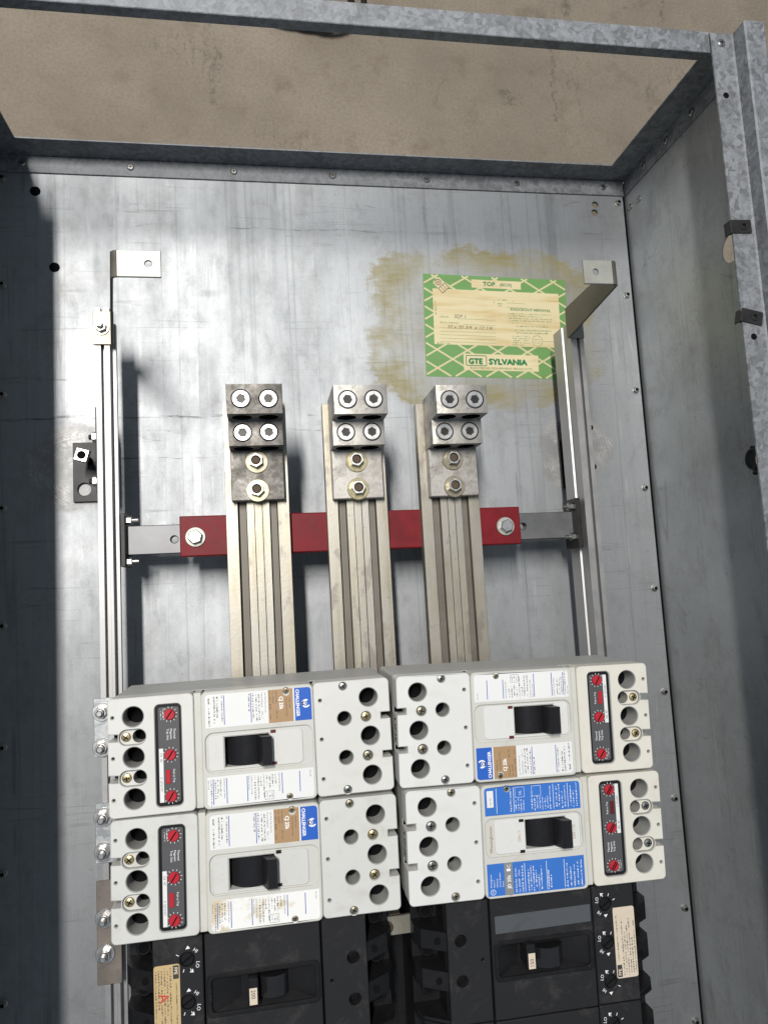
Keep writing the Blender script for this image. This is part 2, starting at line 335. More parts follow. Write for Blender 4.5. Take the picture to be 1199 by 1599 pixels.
class Geo:
    def __init__(s): s.v = []; s.f = []; s.m = []
    def add(s, v, f, m=0):
        k = len(s.v); s.v += v; s.f += [tuple(i + k for i in q) for q in f]; s.m += [m] * len(f)
    def box(s, x0, x1, y0, y1, z0, z1, ch=0., m=0):
        if ch <= 0:
            v = [(x, y, z) for x in (x0, x1) for y in (y0, y1) for z in (z0, z1)]
            s.add(v, [(0, 1, 3, 2), (4, 6, 7, 5), (0, 4, 5, 1), (2, 3, 7, 6), (0, 2, 6, 4), (1, 5, 7, 3)], m)
        else:
            bm = bmesh.new(); bmesh.ops.create_cube(bm, size=1)
            for q in bm.verts:
                q.co = Vector((x0 if q.co.x < 0 else x1, y0 if q.co.y < 0 else y1, z0 if q.co.z < 0 else z1))
            bmesh.ops.bevel(bm, geom=bm.edges[:], offset=ch, segments=1, affect='EDGES')
            bm.verts.index_update()
            s.add([tuple(q.co) for q in bm.verts], [tuple(q.index for q in f.verts) for f in bm.faces], m); bm.free()
    def plate(s, outer, holes, z0, z1, ch=0., axes=None, m=0, mh=None, bottom=True):
        """extruded outline with holes; edges of the top chamfered by ch"""
        ax = axes or (lambda a, b, c: (a, b, c))
        loops = [ccw(outer)] + [ccw(h)[::-1] for h in holes]
        def inset(lp, d):
            n = len(lp); out = []
            for i in range(n):
                a = Vector(lp[i - 1]); b = Vector(lp[i]); c = Vector(lp[(i + 1) % n])
                e1 = (b - a).normalized(); e2 = (c - b).normalized()
                n1 = Vector((-e1.y, e1.x)); n2 = Vector((-e2.y, e2.x)); q = n1 + n2
                q = q / max(q.length_squared * .5, .35)
                out.append((b.x + q.x * d, b.y + q.y * d))
            return out
        tops = [inset(l, ch) for l in loops] if ch else loops
        flat = [q for l in tops for q in l]
        tris = tessellate_polygon([[Vector((x, y, 0)) for x, y in l] for l in tops])
        s.add([ax(x, y, z1) for x, y in flat], [tuple(q) for q in tris], m)
        if bottom:
            flatb = [q for l in loops for q in l]
            trb = tessellate_polygon([[Vector((x, y, 0)) for x, y in l] for l in loops])
            s.add([ax(x, y, z0) for x, y in flatb], [tuple(q)[::-1] for q in trb], m)
        for li, (l, tp) in enumerate(zip(loops, tops)):
            n = len(l); mm = m if li == 0 or mh is None else mh
            rings = [[ax(x, y, z0) for x, y in l], [ax(x, y, z1 - ch) for x, y in l]]
            if ch: rings.append([ax(x, y, z1) for x, y in tp])
            v = [q for r in rings for q in r]; f = []
            for k in range(len(rings) - 1):
                for i in range(n):
                    j = (i + 1) % n; f.append((k * n + i, k * n + j, (k + 1) * n + j, (k + 1) * n + i))
            s.add(v, f, mm)
    def lathe(s, cx, cy, prof, seg=24, m=0, rot=0., axes=None):
        """profile of (r, z) revolved about z; r = 0 closes"""
        ax = axes or (lambda a, b, c: (a, b, c))
        v = []; f = []
        for r, z in prof:
            for k in range(seg):
                a = 2 * math.pi * k / seg + rot; v.append(ax(cx + r * math.cos(a), cy + r * math.sin(a), z))
        for i in range(len(prof) - 1):
            for k in range(seg):
                j = (k + 1) % seg; f.append((i * seg + k, i * seg + j, (i + 1) * seg + j, (i + 1) * seg + k))
        f.append(tuple(range(seg))[::-1]); f.append(tuple(range((len(prof) - 1) * seg, len(prof) * seg)))
        s.add(v, f, m)
    def prism(s, prof, y0, y1, m=0):
        """(x, z) outline extruded along y"""
        s.plate([(a, b) for a, b in prof], [], y0, y1, 0, axes=lambda a, b, c: (a, c, b), m=m)
    def build(s, name, mats, parent=None, loc=(0, 0, 0), rot=(0, 0, 0), smooth=True, ang=26):
        me = mesh_from(name, s.v, s.f, mats, s.m, smooth, ang)
        return link(name, me, parent, loc, rot)
def ccw(l):
    a = sum(l[i - 1][0] * l[i][1] - l[i][0] * l[i - 1][1] for i in range(len(l)))
    return list(l) if a > 0 else list(l)[::-1]
def rrect(x0, x1, y0, y1, r=3., seg=5, corners=(1, 1, 1, 1)):
    if x0 > x1: x0, x1 = x1, x0
    if y0 > y1: y0, y1 = y1, y0
    out = []
    for (cx, cy, a0), on in zip(((x1, y1, 0), (x0, y1, 90), (x0, y0, 180), (x1, y0, 270)), corners):
        if not on: out.append((cx, cy)); continue
        ox = cx - r if cx == x1 else cx + r; oy = cy - r if cy == y1 else cy + r
        for k in range(seg + 1):
            a = math.radians(a0 + 90 * k / seg); out.append((ox + r * math.cos(a), oy + r * math.sin(a)))
    return out
def circ(cx, cy, r, seg=24, rot=0.):
    return [(cx + r * math.cos(2 * math.pi * k / seg + rot), cy + r * math.sin(2 * math.pi * k / seg + rot)) for k in range(seg)]
_tc = {}
def text_poly(s, size=1., width=1.):
    if s not in _tc:
        cu = bpy.data.curves.new('t', 'FONT'); cu.body = s; cu.size = 1.0; cu.resolution_u = 2; cu.align_x = 'LEFT'
        ob = bpy.data.objects.new('t', cu); me = bpy.data.meshes.new_from_object(ob)
        v = [(q.co.x, q.co.y) for q in me.vertices]; f = [tuple(p.vertices) for p in me.polygons]
        bpy.data.objects.remove(ob); bpy.data.curves.remove(cu); bpy.data.meshes.remove(me)
        _tc[s] = (v, f)
    return _tc[s]
class Print:
    """flat ink on a surface: lettering, rules, marks (local mm, height z)"""
    def __init__(s, z): s.g = Geo(); s.z = z
    def poly(s, pts): s.g.add([(x, y, s.z) for x, y in pts], [tuple(range(len(pts)))])
    def rect(s, x0, x1, y0, y1): s.poly([(x0, y0), (x1, y0), (x1, y1), (x0, y1)])
    def line(s, a, b, w):
        d = Vector((b[0] - a[0], b[1] - a[1])).normalized(); n = Vector((-d.y, d.x)) * w / 2
        s.poly([(a[0] + n.x, a[1] + n.y), (b[0] + n.x, b[1] + n.y), (b[0] - n.x, b[1] - n.y), (a[0] - n.x, a[1] - n.y)])
    def ring(s, cx, cy, r, w, seg=28, a0=0., a1=360.):
        for k in range(seg):
            t0 = math.radians(a0 + (a1 - a0) * k / seg); t1 = math.radians(a0 + (a1 - a0) * (k + 1) / seg)
            s.poly([(cx + q * math.cos(t), cy + q * math.sin(t)) for q, t in ((r, t0), (r, t1), (r - w, t1), (r - w, t0))])
    def text(s, st, x, y, size, rot=0., align='L', wide=1., bold=0., slant=0.):
        v, f = text_poly(st)
        if not v: return
        xs = [q[0] for q in v]; w = max(xs)
        ox = 0 if align == 'L' else (-w / 2 if align == 'C' else -w)
        ca, sa = math.cos(math.radians(rot)), math.sin(math.radians(rot))
        offs = [(0, 0)] if not bold else [(-bold, 0), (bold, 0), (0, bold), (0, -bold)]
        for k, (bx, by) in enumerate(offs):
            vv = []
            for a, b in v:
                p = ((a + ox) * wide + slant * b) * size + bx; q = b * size + by
                vv.append((x + p * ca - q * sa, y + p * sa + q * ca, s.z + .002 * k))
            s.g.add(vv, f)
    def micro(s, x, y, length, h, rot=0., seed=0):
        """a line of print too small to read in the photograph"""
        rnd = random.Random(seed); ca, sa = math.cos(math.radians(rot)), math.sin(math.radians(rot)); u = 0
        while u < length:
            w = h * rnd.uniform(.25, .6)
            if rnd.random() < .17: u += h * .55; continue
            lo = rnd.choice((0, 0, 0, .35 * h)); hi = h * rnd.choice((.7, .7, 1.))
            pts = [(u, lo), (u + w, lo), (u + w, hi), (u, hi)]
            if rnd.random() < .5: pts = [(u, 0), (u + w * .45, 0), (u + w * .45, hi), (u, hi)]
            s.poly([(x + a * ca - b * sa, y + a * sa + b * ca) for a, b in pts]); u += w + h * .18
    def build(s, name, mat, parent, loc=(0, 0, 0), rot=(0, 0, 0)):
        me = bpy.data.meshes.new(name)
        me.from_pydata([(a * MM, b * MM, c * MM) for a, b, c in s.g.v], [], s.g.f); me.materials.append(MAT[mat])
        o = link(name, me, parent, loc, rot); o['kind'] = 'stuff'; return o

# shared small hardware (local, base at z = 0)
def hw_rivet():
    g = Geo(); g.lathe(0, 0, [(4.9, 0), (4.9, .8), (3.4, 1.2), (3.4, 5.2), (2.6, 5.4)], 14)
    g.lathe(0, 0, [(2.5, 5.2), (2.4, 5.45)], 12, 1); return mesh_from('rivet', g.v, g.f, ['steel_screw', 'black_gap'], g.m)
def hw_flatscrew():
    g = Geo(); g.lathe(0, 0, [(4.6, 0), (4.6, 1.0), (3.4, 2.0)], 16)
    for r in (0, math.pi / 2):
        c_, s_ = math.cos(r), math.sin(r)
        q = [(-2.6, -.45), (2.6, -.45), (2.6, .45), (-2.6, .45)]
        g.plate([(a * c_ - b * s_, a * s_ + b * c_) for a, b in q], [], 1.9, 2.05, 0, m=1)
    return mesh_from('screw', g.v, g.f, ['steel_screw', 'black_gap'], g.m)
def hw_cross(mat, r=4.2):
    g = Geo(); g.lathe(0, 0, [(r, 0), (r, .8), (r * .86, 1.6), (r * .5, 2.1), (0.01, 2.2)], 20)
    for a in (.35, .35 + math.pi / 2):
        c_, s_ = math.cos(a), math.sin(a); q = [(-r * .62, -r * .12), (r * .62, -r * .12), (r * .62, r * .12), (-r * .62, r * .12)]
        g.plate([(u * c_ - v * s_, u * s_ + v * c_) for u, v in q], [], 2.0, 2.32, 0, m=1)
    return mesh_from('screw', g.v, g.f, [mat, 'black_gap'], g.m)
RIVET = hw_rivet(); FLAT = hw_flatscrew()
CROSS = {'black': hw_cross('black_plastic'), 'brass': hw_cross('brass_screw'), 'steel': hw_cross('steel_screw'), 'rust': hw_cross('zinc_dull')}
def hw_nut(af=7.6, h=7., stud=4.3, studh=3.2, mat='bright_steel', rot=.2, centre='rusty_thread'):
    g = Geo(); hx = circ(0, 0, af, 6, rot)
    g.plate(hx, [circ(0, 0, stud + .3, 16)], 0, h, .4)
    g.lathe(0, 0, [(stud, 0), (stud, h + studh), (stud - 1.2, h + studh + .8)], 16, 1)
    return mesh_from('nut', g.v, g.f, [mat, centre], g.m)
def hw_washer(r=12.6, ri=4.5, h=1.8, mat='zinc_gold'):
    g = Geo(); g.plate(circ(0, 0, r, 36), [circ(0, 0, ri, 20)], 0, h, .4); return mesh_from('washer', g.v, g.f, mat)

# ------------------------------------------------------------------ setting: floor
g = Geo(); g.box(-6000, 7000, -7000, 6000, -30, -4)
fl = g.build('concrete_floor', 'concrete', smooth=False); fl['kind'] = 'structure'
fl['label'] = 'tan worn concrete floor under the galvanised box'

# ------------------------------------------------------------------ enclosure
BW, BL, BH = 889., 1797., 288.
box = thing('electrical_enclosure', 'large open galvanised steel electrical box lying on its back', 'electrical box', (444.5, -900, 0))
OFF = neg(box)
g = Geo(); hh = [circ(839, -16, 5.2, 20), circ(837, -28.5, 5.2, 20)]
g.plate([(3.5, -BL), (884.4, -BL), (884.4, 1), (3.5, 1)], hh, -1.6, 0, 0)
bp = g.build('back_panel', 'galvanised_back', box, OFF, smooth=False)
bp['label'] = 'streaked silver back sheet with yellow glue stain'
g = Geo(); g.box(884.6, 888.9, -BL, 0, -3.4, -1.9); g.build('corner_gap_shade', 'black_gap', box, OFF, smooth=False)  # added black strips stand for the shadow in the corner gaps
g = Geo(); g.box(.1, 3.3, -BL, 0, -3.4, -1.9); g.build('corner_gap_shade', 'black_gap', box, OFF, smooth=False)
# side walls (x-constant sheets) with knockout openings on the right one
axr = lambda a, b, c: (889 + c, a, b)
g = Geo(); g.plate([(-BL, -3), (20, -3), (20, 306), (-BL, 306)], [circ(-191, 218, 17, 32), circ(-447, 229, 14, 32)], 0, 1.6, 0, axes=axr)
g.build('side_wall', 'galvanised_wall', box, OFF, smooth=False)['label'] = 'grey galvanised side wall with round knockout holes'
g = Geo(); g.box(-1.6, 0, -BL, 20, -3, 306); g.build('side_wall', 'galvanised_wall', box, OFF, smooth=False)
g = Geo(); g.box(0, 889, -BL - 1.6, -BL, -3, 306); g.build('end_wall', 'galvanised_wall', box, OFF, smooth=False)
# open end: plate with a big rectangular opening and folded flanges
g = Geo(); axe = lambda a, b, c: (a, 22 + c, b)
g.plate([(0.5, -2), (888.5, -2), (888.5, 287), (.5, 287)], [[(40, 39), (850, 39), (850, 248), (40, 248)]], 0, 1.6, 0, axes=axe)
ef = g.build('end_frame', 'spangled_zinc', box, OFF, smooth=False)
g = Geo(); g.box(4, 885, -1.5, 22, .6, 2.4, .5); g.build('frame_flange', 'spangled_zinc', ef)
g = Geo(); g.box(886.8, 888.6, -1.5, 22, 3, 284, .5); g.build('frame_flange', 'spangled_zinc', ef)
g = Geo(); g.box(.4, 2.2, -1.5, 22, 3, 284, .5); g.build('frame_flange', 'spangled_zinc', ef)
g = Geo(); g.box(1, 837, -1.5, 23.6, 286.2, 288.2, .7); g.build('frame_flange', 'spangled_zinc', ef)
# front lips: inner strip, riser, outer ridge (Z section)
def lip(sx, x_of):
    g = Geo()
    pr = [(838, 287), (838, 289), (863.2, 289), (864.8, 290.5), (864.8, 308), (866.5, 309.5), (888, 309.5), (889.8, 308), (889.8, 280), (888.3, 280), (888.3, 307.6), (867, 307.6), (866.4, 306.8), (866.4, 288.6), (864.8, 287)]
    g.prism([(x_of(a), b) for a, b in pr], -BL, 21.5)
    return g.build('front_lip', 'spangled_zinc', box, OFF, ang=30)
lip(1, lambda a: a); lip(-1, lambda a: 889 - a)
def hole_disc(x, y, z, r):
    g = Geo(); g.lathe(0, 0, [(r, 0), (r * .96, .25)], 20); return g.build('lip_hole', 'black_gap', box, (x + OFF[0], y + OFF[1], z + OFF[2]))
for x, y in ((849, -52), (849.5, -326), (849.5, -620), (849.5, -900)): hole_disc(x, y, 289.0, 3.6)
link('screw', FLAT, box, (850 + OFF[0], 10 + OFF[1], 289 + OFF[2]))
for k in range(-1, 12):
    if k < 11:
        link('rivet', RIVET, box, (13.5 + OFF[0], -155.2 - 144.5 * k + OFF[1], OFF[2]))
        link('rivet', RIVET, box, (875.4 + OFF[0], -157.6 - 144.5 * k + OFF[1], OFF[2]))
for k in range(7): link('screw', FLAT, box, (38 + 135.8 * k + OFF[0], 11 + OFF[1], 2.4 + OFF[2]))
for y, z in ((-26, 36), (-24, 11), (11, 60), (11, 118), (11, 176), (11, 232)):
    link('screw', FLAT, box, ((886.8 if y > 0 else 889) + OFF[0], y + OFF[1], z + OFF[2]), (0, -math.pi / 2, 0))
for x, y in ((53, -26), (76, -130)):
    g = Geo(); g.lathe(0, 0, [(6.6, 0), (6.4, .5), (5.2, .6), (4.9, .25)], 24); g.build('hole_plug', 'black_gap', box, (x + OFF[0], y + OFF[1], OFF[2]))
# black spring clip nuts on the lip
for x, y, a in ((850, -204, 0.03), (851, -305, -.22)):
    g = Geo()
    g.plate(rrect(-14, 10.5, -7.5, 7.5, 1.2, 3), [circ(1, 0, 2.6, 16)], 0, 1.4, .3)
    g.box(-14.3, -12.9, -7.3, 7.3, -10, .9, .3); g.box(-14, 6, -7, 7, -4.6, -3.4)
    g.plate(circ(1, 0, 4.2, 18), [circ(1, 0, 2.6, 16)], 1.4, 2.6, .4)
    g.lathe(1, 0, [(2.5, -.5), (2.4, .4)], 14)
    g.build('clip_nut', 'black_steel', box, (x + OFF[0], y + OFF[1], 289.2 + OFF[2]), (0, 0, a))
# conduit fitting in the second knockout
g = Geo(); axc = lambda a, b, c: (889 - c, -447 + a * .8, 229 + b * .8)
g.plate(circ(0, 0, 21, 36), [circ(0, 0, 15, 30)], -2, 4, .8, axes=axc)
for k in range(10):
    a = 2 * math.pi * k / 10; g.plate([(20 * math.cos(a + d), 20 * math.sin(a + d)) if q else (24.5 * math.cos(a + d), 24.5 * math.sin(a + d)) for q, d in ((1, -.1), (0, -.09), (0, .09), (1, .1))], [], 0, 4, .4, axes=axc)
g.plate(circ(0, 0, 15.5, 30), [circ(0, 0, 12, 30)], 2, 12, .8, axes=axc, m=1)
g.build('conduit_fitting', ['black_steel', 'black_steel'], box, OFF)

# ------------------------------------------------------------------ paper label on the back sheet
LW, LH = 214., 150.
pl = None
g = Geo(); g.plate([(0, 0), (LW, 0), (LW, -LH), (0, -LH)], [], 0.05, .25, 0)
pl = g.build('paper_label', 'paper_green', box, (567 + OFF[0], -129 + OFF[1], OFF[2]), (0, 0, math.radians(-1.7)), smooth=False)
pl['label'] = 'green and cream varnished paper maker label'
pr = Print(.32)
def clipline(p, q, x0, x1, y0, y1):
    t0, t1 = 0., 1.; dx, dy = q[0] - p[0], q[1] - p[1]
    for a, b in ((-dx, p[0] - x0), (dx, x1 - p[0]), (-dy, p[1] - y0), (dy, y1 - p[1])):
        if a == 0: continue
        r = b / a
        if a < 0: t0 = max(t0, r)
        else: t1 = min(t1, r)
    return None if t0 >= t1 else ((p[0] + t0 * dx, p[1] + t0 * dy), (p[0] + t1 * dx, p[1] + t1 * dy))
for k in range(-8, 14):
    for s_ in (1, -1):
        x0 = k * 44.5 + 17
        seg = clipline((x0 - 300, -300 * .60 * s_ - 4), (x0 + 300, 300 * .60 * s_ - 4), 1.2, LW - 1.2, -LH + 1.2, -1.2)
        if seg: pr.z = .30 + .03 * s_; pr.line(seg[0], seg[1], 2.5)
pr.build('lattice_print', 'paper_line', pl)
pr = Print(.40)
pr.rect(13.5, 202, -103, -21.5); pr.rect(71, 145, -17.5, -5.5); pr.rect(55, 166, -139.5, -115.5)
pr.build('cream_field', 'paper_cream', pl)
pr = Print(.48)
pr.text('TOP', 88, -14, 8.2, wide=1.15, bold=.35); pr.text('(BOX)', 113, -13.6, 6.2, wide=1.1, bold=.12)
pr.text('SYLVANIA', 91.8, -130.3, 11.4, wide=1.10, bold=.85)
pr.text('GTE', 62, -130.1, 11.0, wide=1.02, bold=.75)
for (a, b) in (((60, -118.2), (87, -118.2)), ((60, -132.6), (87, -132.6)), ((58.6, -119.6), (58.6, -131.2)), ((88.4, -119.6), (88.4, -131.2))): pr.line(a, b, 1.1)
for cx, cy, a0 in ((60, -119.6, 90), (87, -119.6, 0), (60, -131.2, 180), (87, -131.2, 270)): pr.ring(cx, cy, 1.95, 1.1, 6, a0, a0 + 90)
pr.text('ELECTRICAL EQUIPMENT PRODUCTS', 110, -137.6, 4.3, align='C', wide=1.28)
pr.text('KNOCKOUT REMOVAL', 158, -49.5, 5.2, align='C', wide=1.12, bold=.15)
for k in range(5): pr.micro(124, -55 - 3.4 * k, (66, 52, 66, 66, 14)[k], 1.6, 0, k)
pr.micro(135, -73.5, 50, 1.8, 0, 8)
pr.micro(133, -79.5, 54, 2.1, 0, 9); pr.micro(135, -83.5, 50, 2.1, 0, 10)
for k in range(5): pr.micro(129, -88.5 - 3.2 * k, (26, 27, 25, 26, 17)[k], 1.5, 0, 20 + k)
pr.ring(166, -94, 8.2, .5); 
for k in range(3): pr.micro(160, -92 - 2.6 * k, 11, 1.1, 0, 40 + k)
pr.line((174, -94), (200, -94.5), .35)
pr.text('ITEM NO.', 22.5, -64, 3.2); pr.text('SPECIAL MARKINGS', 22, -72.3, 3.2)
pr.micro(109, -35, 14, 2.2, 0, 31); pr.micro(109, -41, 9, 2.2, 0, 32); pr.text('TYPE', 109, -44.2, 2.6)
pr.micro(17.5, -102.2, 18, 1.8, 0, 33)
pr.micro(16.2, -40, 20, 1.7, -90, 34)
for yy, a, b in ((-38.5, 122, 151), (-45, 122, 151), (-64.8, 48, 104), (-73, 56, 104), (-79, 22, 104), (-84, 22, 104), (-89, 22, 104), (-94, 22, 104), (-99, 22, 104)): pr.line((a, yy), (b, yy - .3), .35)
pr.build('printed_lettering', 'ink_green', pl)
pr = Print(.52)
pr.text('SDP 1', 43, -63.6, 7.2, slant=.25); pr.text('35 x 70 3/4  x 12 1/4', 32, -79.3, 6.6, slant=.45, wide=1.18)
pr.text('7', 102, -40.5, 4, slant=.2); pr.text('1', 130, -37.5, 4, slant=.4)
pr.build('pencil_lettering', 'ink_pencil', pl)
# little emblem in the corner
g = Geo(); g.plate(rrect(-6.5, 6.5, -13, 8, 2.2, 4), [], .34, .44, 0)
em = g.build('emblem', 'paper_line', pl, (24, -14, .1), (0, 0, .75), smooth=False)
pr = Print(.60); pr.ring(0, 3, 4.6, .9); pr.ring(0, 3, 2., .8); pr.line((-6.4, -4), (6.4, -4), .7); pr.line((-6.4, -4), (-6.4, -13), .7); pr.line((6.4, -4), (6.4, -13), .7); pr.line((-6.4, -13), (6.4, -13), .7); pr.line((-2, -4), (-2, -12), .5); pr.line((2, -4), (2, -12), .5)
pr.build('emblem_outline', 'dark_red', em)

# ------------------------------------------------------------------ mounting rails
def rail(side):
    fx = (lambda a: a) if side < 0 else (lambda a: 900 - a)
    r = thing('mounting_rail', ('slotted aluminium mounting rail beside the studded strap plates' if side < 0 else 'slotted aluminium mounting rail crossing the edge of the paper label'), 'rail', (fx(155), -680, 0), group='side mounting rails')
    o = neg(r)
    g = Geo()
    head = [(146, 84), (146, 95), (151.6, 95), (151.6, 86), (155.6, 86), (155.6, 95), (158.4, 95), (158.4, 94.6), (158.8, 94.6), (158.8, 95)]
    if side < 0:
        g.prism(head + [(161.5, 95), (161.5, 84)], -1500, -222)
        g.prism([(147, 77), (147, 83.8), (166.5, 83.8), (166.5, 77)], -1500, -238)
    else:
        g.prism([(900 - x, z) for x, z in head + [(164, 95), (164, 84)]], -1500, -232)
        g.prism([(753, 48), (753, 83.8), (736, 83.8), (736, 75), (733.6, 74.2), (733.6, 48)], -1500, -236)
    g.build('rail_body', 'aluminium_rail', r, o, ang=20)
    # angle foot: flat leg on the sheet and upright leg on the rail
    g = Geo()
    if side < 0:
        g.plate([(97, -364), (143.5, -364), (143.5, -440), (97, -440)], [circ(110.5, -424, 8.2, 24)], 0.2, 5, .5); g.box(141, 145.9, -440, -338, .3, 80, .5)
    else:
        g.plate([(749, -375), (796, -375), (796, -444), (749, -444)], [], 0.2, 5, .5); g.box(754.1, 758.6, -444, -345, .3, 80, .5)
    g.build('foot_plate', 'black_steel', r, o)
    for y in (-372, -425):
        g = Geo(); axs = (lambda a, b, c: ((141 - c) if side < 0 else (758.6 + c), y + a, 70 + b))
        g.plate(circ(0, 0, 6.4, 6), [], 0, 5.5, .6, axes=axs); g.lathe(0, 0, [(3.2, 0), (3.2, 9), (2.6, 9.6)], 12, 1, axes=axs)
        g.build('foot_bolt', ['bright_steel', 'black_steel'], r, o)
    if side < 0:
        g = Geo(); g.lathe(0, 0, [(4.2, 0), (4.2, 38)], 14, 1)
        q = .5; sq = [(11 * math.cos(q + k * math.pi / 2), 11 * math.sin(q + k * math.pi / 2)) for k in range(4)]
        g.plate(sq, [circ(0, 0, 4.6, 18)], 33, 41, .7)
        g.build('square_nut', ['bright_steel', 'black_gap'], r, (117 + o[0], -388 + o[1], 4.8))
    return r
rail(-1); rail(1)

# ------------------------------------------------------------------ support brackets at the rail ends
def bracket(side, base, label):
    b = thing('support_bracket', label, 'bracket', (base[0], base[1], 95.4), group='cover support brackets')
    m = 1 if side < 0 else -1
    ty = 2.6; W2 = 13.5
    dx = 27.5 if side < 0 else -6   # lean of the arm
    def sweep(pts, y_of, mat, name):
        g = Geo(); n = len(pts); L = []; R_ = []
        for i, (x, z) in enumerate(pts):
            a = Vector(pts[max(i - 1, 0)]); c_ = Vector(pts[min(i + 1, n - 1)]); d = (c_ - a).normalized(); nn = Vector((-d.y, d.x)) * ty / 2
            L.append((x + nn.x, z + nn.y)); R_.append((x - nn.x, z - nn.y))
        v = []; f = []
        for i in range(n):
            y0, y1 = y_of(i)
            for (x, z) in (L[i], R_[i]): v += [(x, y0, z), (x, y1, z)]
        for i in range(n - 1):
            a = i * 4; c_ = a + 4
            f += [(a, a + 1, c_ + 1, c_), (a + 2, c_ + 2, c_ + 3, a + 3), (a, c_, c_ + 2, a + 2), (a + 1, a + 3, c_ + 3, c_ + 1)]
        f += [(0, 2, 3, 1), (4 * n - 4, 4 * n - 3, 4 * n - 1, 4 * n - 2)]
        g.add(v, f); return g.build(name, mat, b, ang=30)
    # foot on the rail
    g = Geo(); g.plate([(-11, -20), (9.0, -20), (9.0, 20), (-11, 20)] if side < 0 else [(-9.0, -20), (11, -20), (11, 20), (-9.0, 20)], [], 0, 2.6, .4)
    g.build('foot', 'iridescent_zinc' if side < 0 else 'bracket_zinc', b)
    x0 = m * 10.3; zt = 147.5; k = 8
    pts = [(x0, 0.), (x0, 6.)] + [(x0 + dx * t_, 6 + (zt - 12) * t_) for t_ in (.33, .66, 1.)]
    xt = x0 + dx
    arc = [(xt + m * 6 * (1 - math.cos(a)), zt - 6 + 6 * math.sin(a)) for a in (.5, 1.05, math.pi / 2)]
    n = len(pts)
    def yof(i):
        t_ = min(1, max(0, (i - 1) / 3)); q0, q1 = (-3, 24) if side < 0 else (-12, 15); return (-20 + (q0 + 20) * t_, 20 + (q1 - 20) * t_)
    sweep(pts + arc[:], yof, 'arm_zinc_shaded', 'arm')
    fx0, fx1 = (xt + 6, xt + 48) if side < 0 else (xt - 40, xt - 6)
    g = Geo(); hx = fx1 - 12 if side < 0 else fx0 + 14
    fy0, fy1 = (-3, 24) if side < 0 else (-12, 15)
    g.plate([(fx0, fy0), (fx1, fy0), (fx1, fy1), (fx0, fy1)], [circ(hx, (fy0 + fy1) / 2, 3.6, 18)], zt - 1.3, zt + 1.3, .4)
    g.build('flange', 'bracket_zinc', b)
    me = hw_nut(6.6, 6, 3.6, 4.5, 'bright_steel', .4, 'bright_steel')
    wsh = hw_washer(9.2, 3.6, 1.6, 'steel_screw')
    link('washer', wsh, b, (-1.5 * m, 0, 2.6)); link('nut', me, b, (-1.5 * m, 0, 4.2))
    return b
bracket(-1, (155, -248), 'zinc bracket leaning inward above the bolted gold foot')
bracket(1, (743, -238), 'upright zinc bracket beside the green paper label')

# ------------------------------------------------------------------ crossbar and red insulator
cb = thing('cross_bar', 'dull grey steel bar joining the two rails under the red bar', 'crossbar', (444.5, -498, 0)); o = neg(cb)
g = Geo(); g.plate([(168.8, -514), (731.2, -518), (731.2, -484), (168.8, -480)], [circ(227, -498, 4.2, 18), circ(658, -500.5, 4.2, 18)], 66, 78, .8)
g.build('bar', 'grey_steel_bar', cb, o)
g = Geo(); g.box(725, 731.2, -532, -468, 52, 92, .6); g.build('end_clip', 'black_steel', cb, o)
g = Geo(); g.box(168.8, 174, -528, -466, 52, 90, .6); g.build('end_clip', 'black_steel', cb, o)
for x, y in ((721, -478), (721, -517), (178, -474), (178, -522)):
    s_ = 1 if x > 400 else -1
    g = Geo(); axs = (lambda a, b, c: (x - s_ * c, y + a, 80 + b)); g.plate(circ(0, 0, 5.2, 6), [], -4, 2, .6, axes=axs); g.lathe(0, 0, [(2.6, 0), (2.6, 9), (2.1, 9.5)], 12, axes=axs)
    g.build('clip_screw', 'steel_screw', cb, o)
rb = thing('insulator_bar', 'deep red insulating bar crossing beneath the three bus bars', 'insulator', (440, -498, 78)); o = neg(rb)
g = Geo(); g.plate([(235.5, -520), (647, -523.5), (647, -477), (235.5, -473)], [], 78.2, 97.5, 1.2); g.build('bar', 'red_insulator', rb, o)
wsh = hw_washer(11.4, 4, 2, 'bracket_zinc')
hb = Geo(); hb.plate(circ(0, 0, 8.4, 6, .3), [], 0, 6.5, 1.1); hbm = mesh_from('bolt', hb.v, hb.f, 'bright_steel', hb.m)
for x, y in ((253, -498), (627, -501)):
    link('washer', wsh, rb, (x + o[0], y + o[1], 97.6 + o[2])); link('bolt', hbm, rb, (x + o[0], y + o[1], 99.6 + o[2]))

# ------------------------------------------------------------------ bus bars
def bus(x0, ye, label):
    b = thing('bus_bar', label, 'bus bar', (x0 + 36, -800, 97.5), group='tinned bus bars')
    o = neg(b)
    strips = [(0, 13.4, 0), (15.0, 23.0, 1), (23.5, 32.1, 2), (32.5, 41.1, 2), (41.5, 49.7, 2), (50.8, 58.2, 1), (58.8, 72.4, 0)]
    g = Geo(); g.box(x0 + 1, x0 + 71, -1399, ye - 42, 97.6, 99.2); g.build('gap_shade_strip', 'black_gap', b, o)  # added black plate, darkens the gaps between bars like shade
    for k, (a, c_, kind) in enumerate(strips):
        z1 = (112., 106., 112.)[kind]
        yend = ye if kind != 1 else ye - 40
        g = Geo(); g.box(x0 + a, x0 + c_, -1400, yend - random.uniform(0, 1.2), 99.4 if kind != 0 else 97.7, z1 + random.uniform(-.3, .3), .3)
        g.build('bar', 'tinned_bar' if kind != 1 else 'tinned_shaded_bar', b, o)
    return b
bus(289, -342.5, 'yellowed tinned bus bar under the blackened lug')
bus(405, -346, 'tinned bus bar under the middle, pale lug')
bus(519, -347, 'tinned bus bar under the lug nearest the paper label')

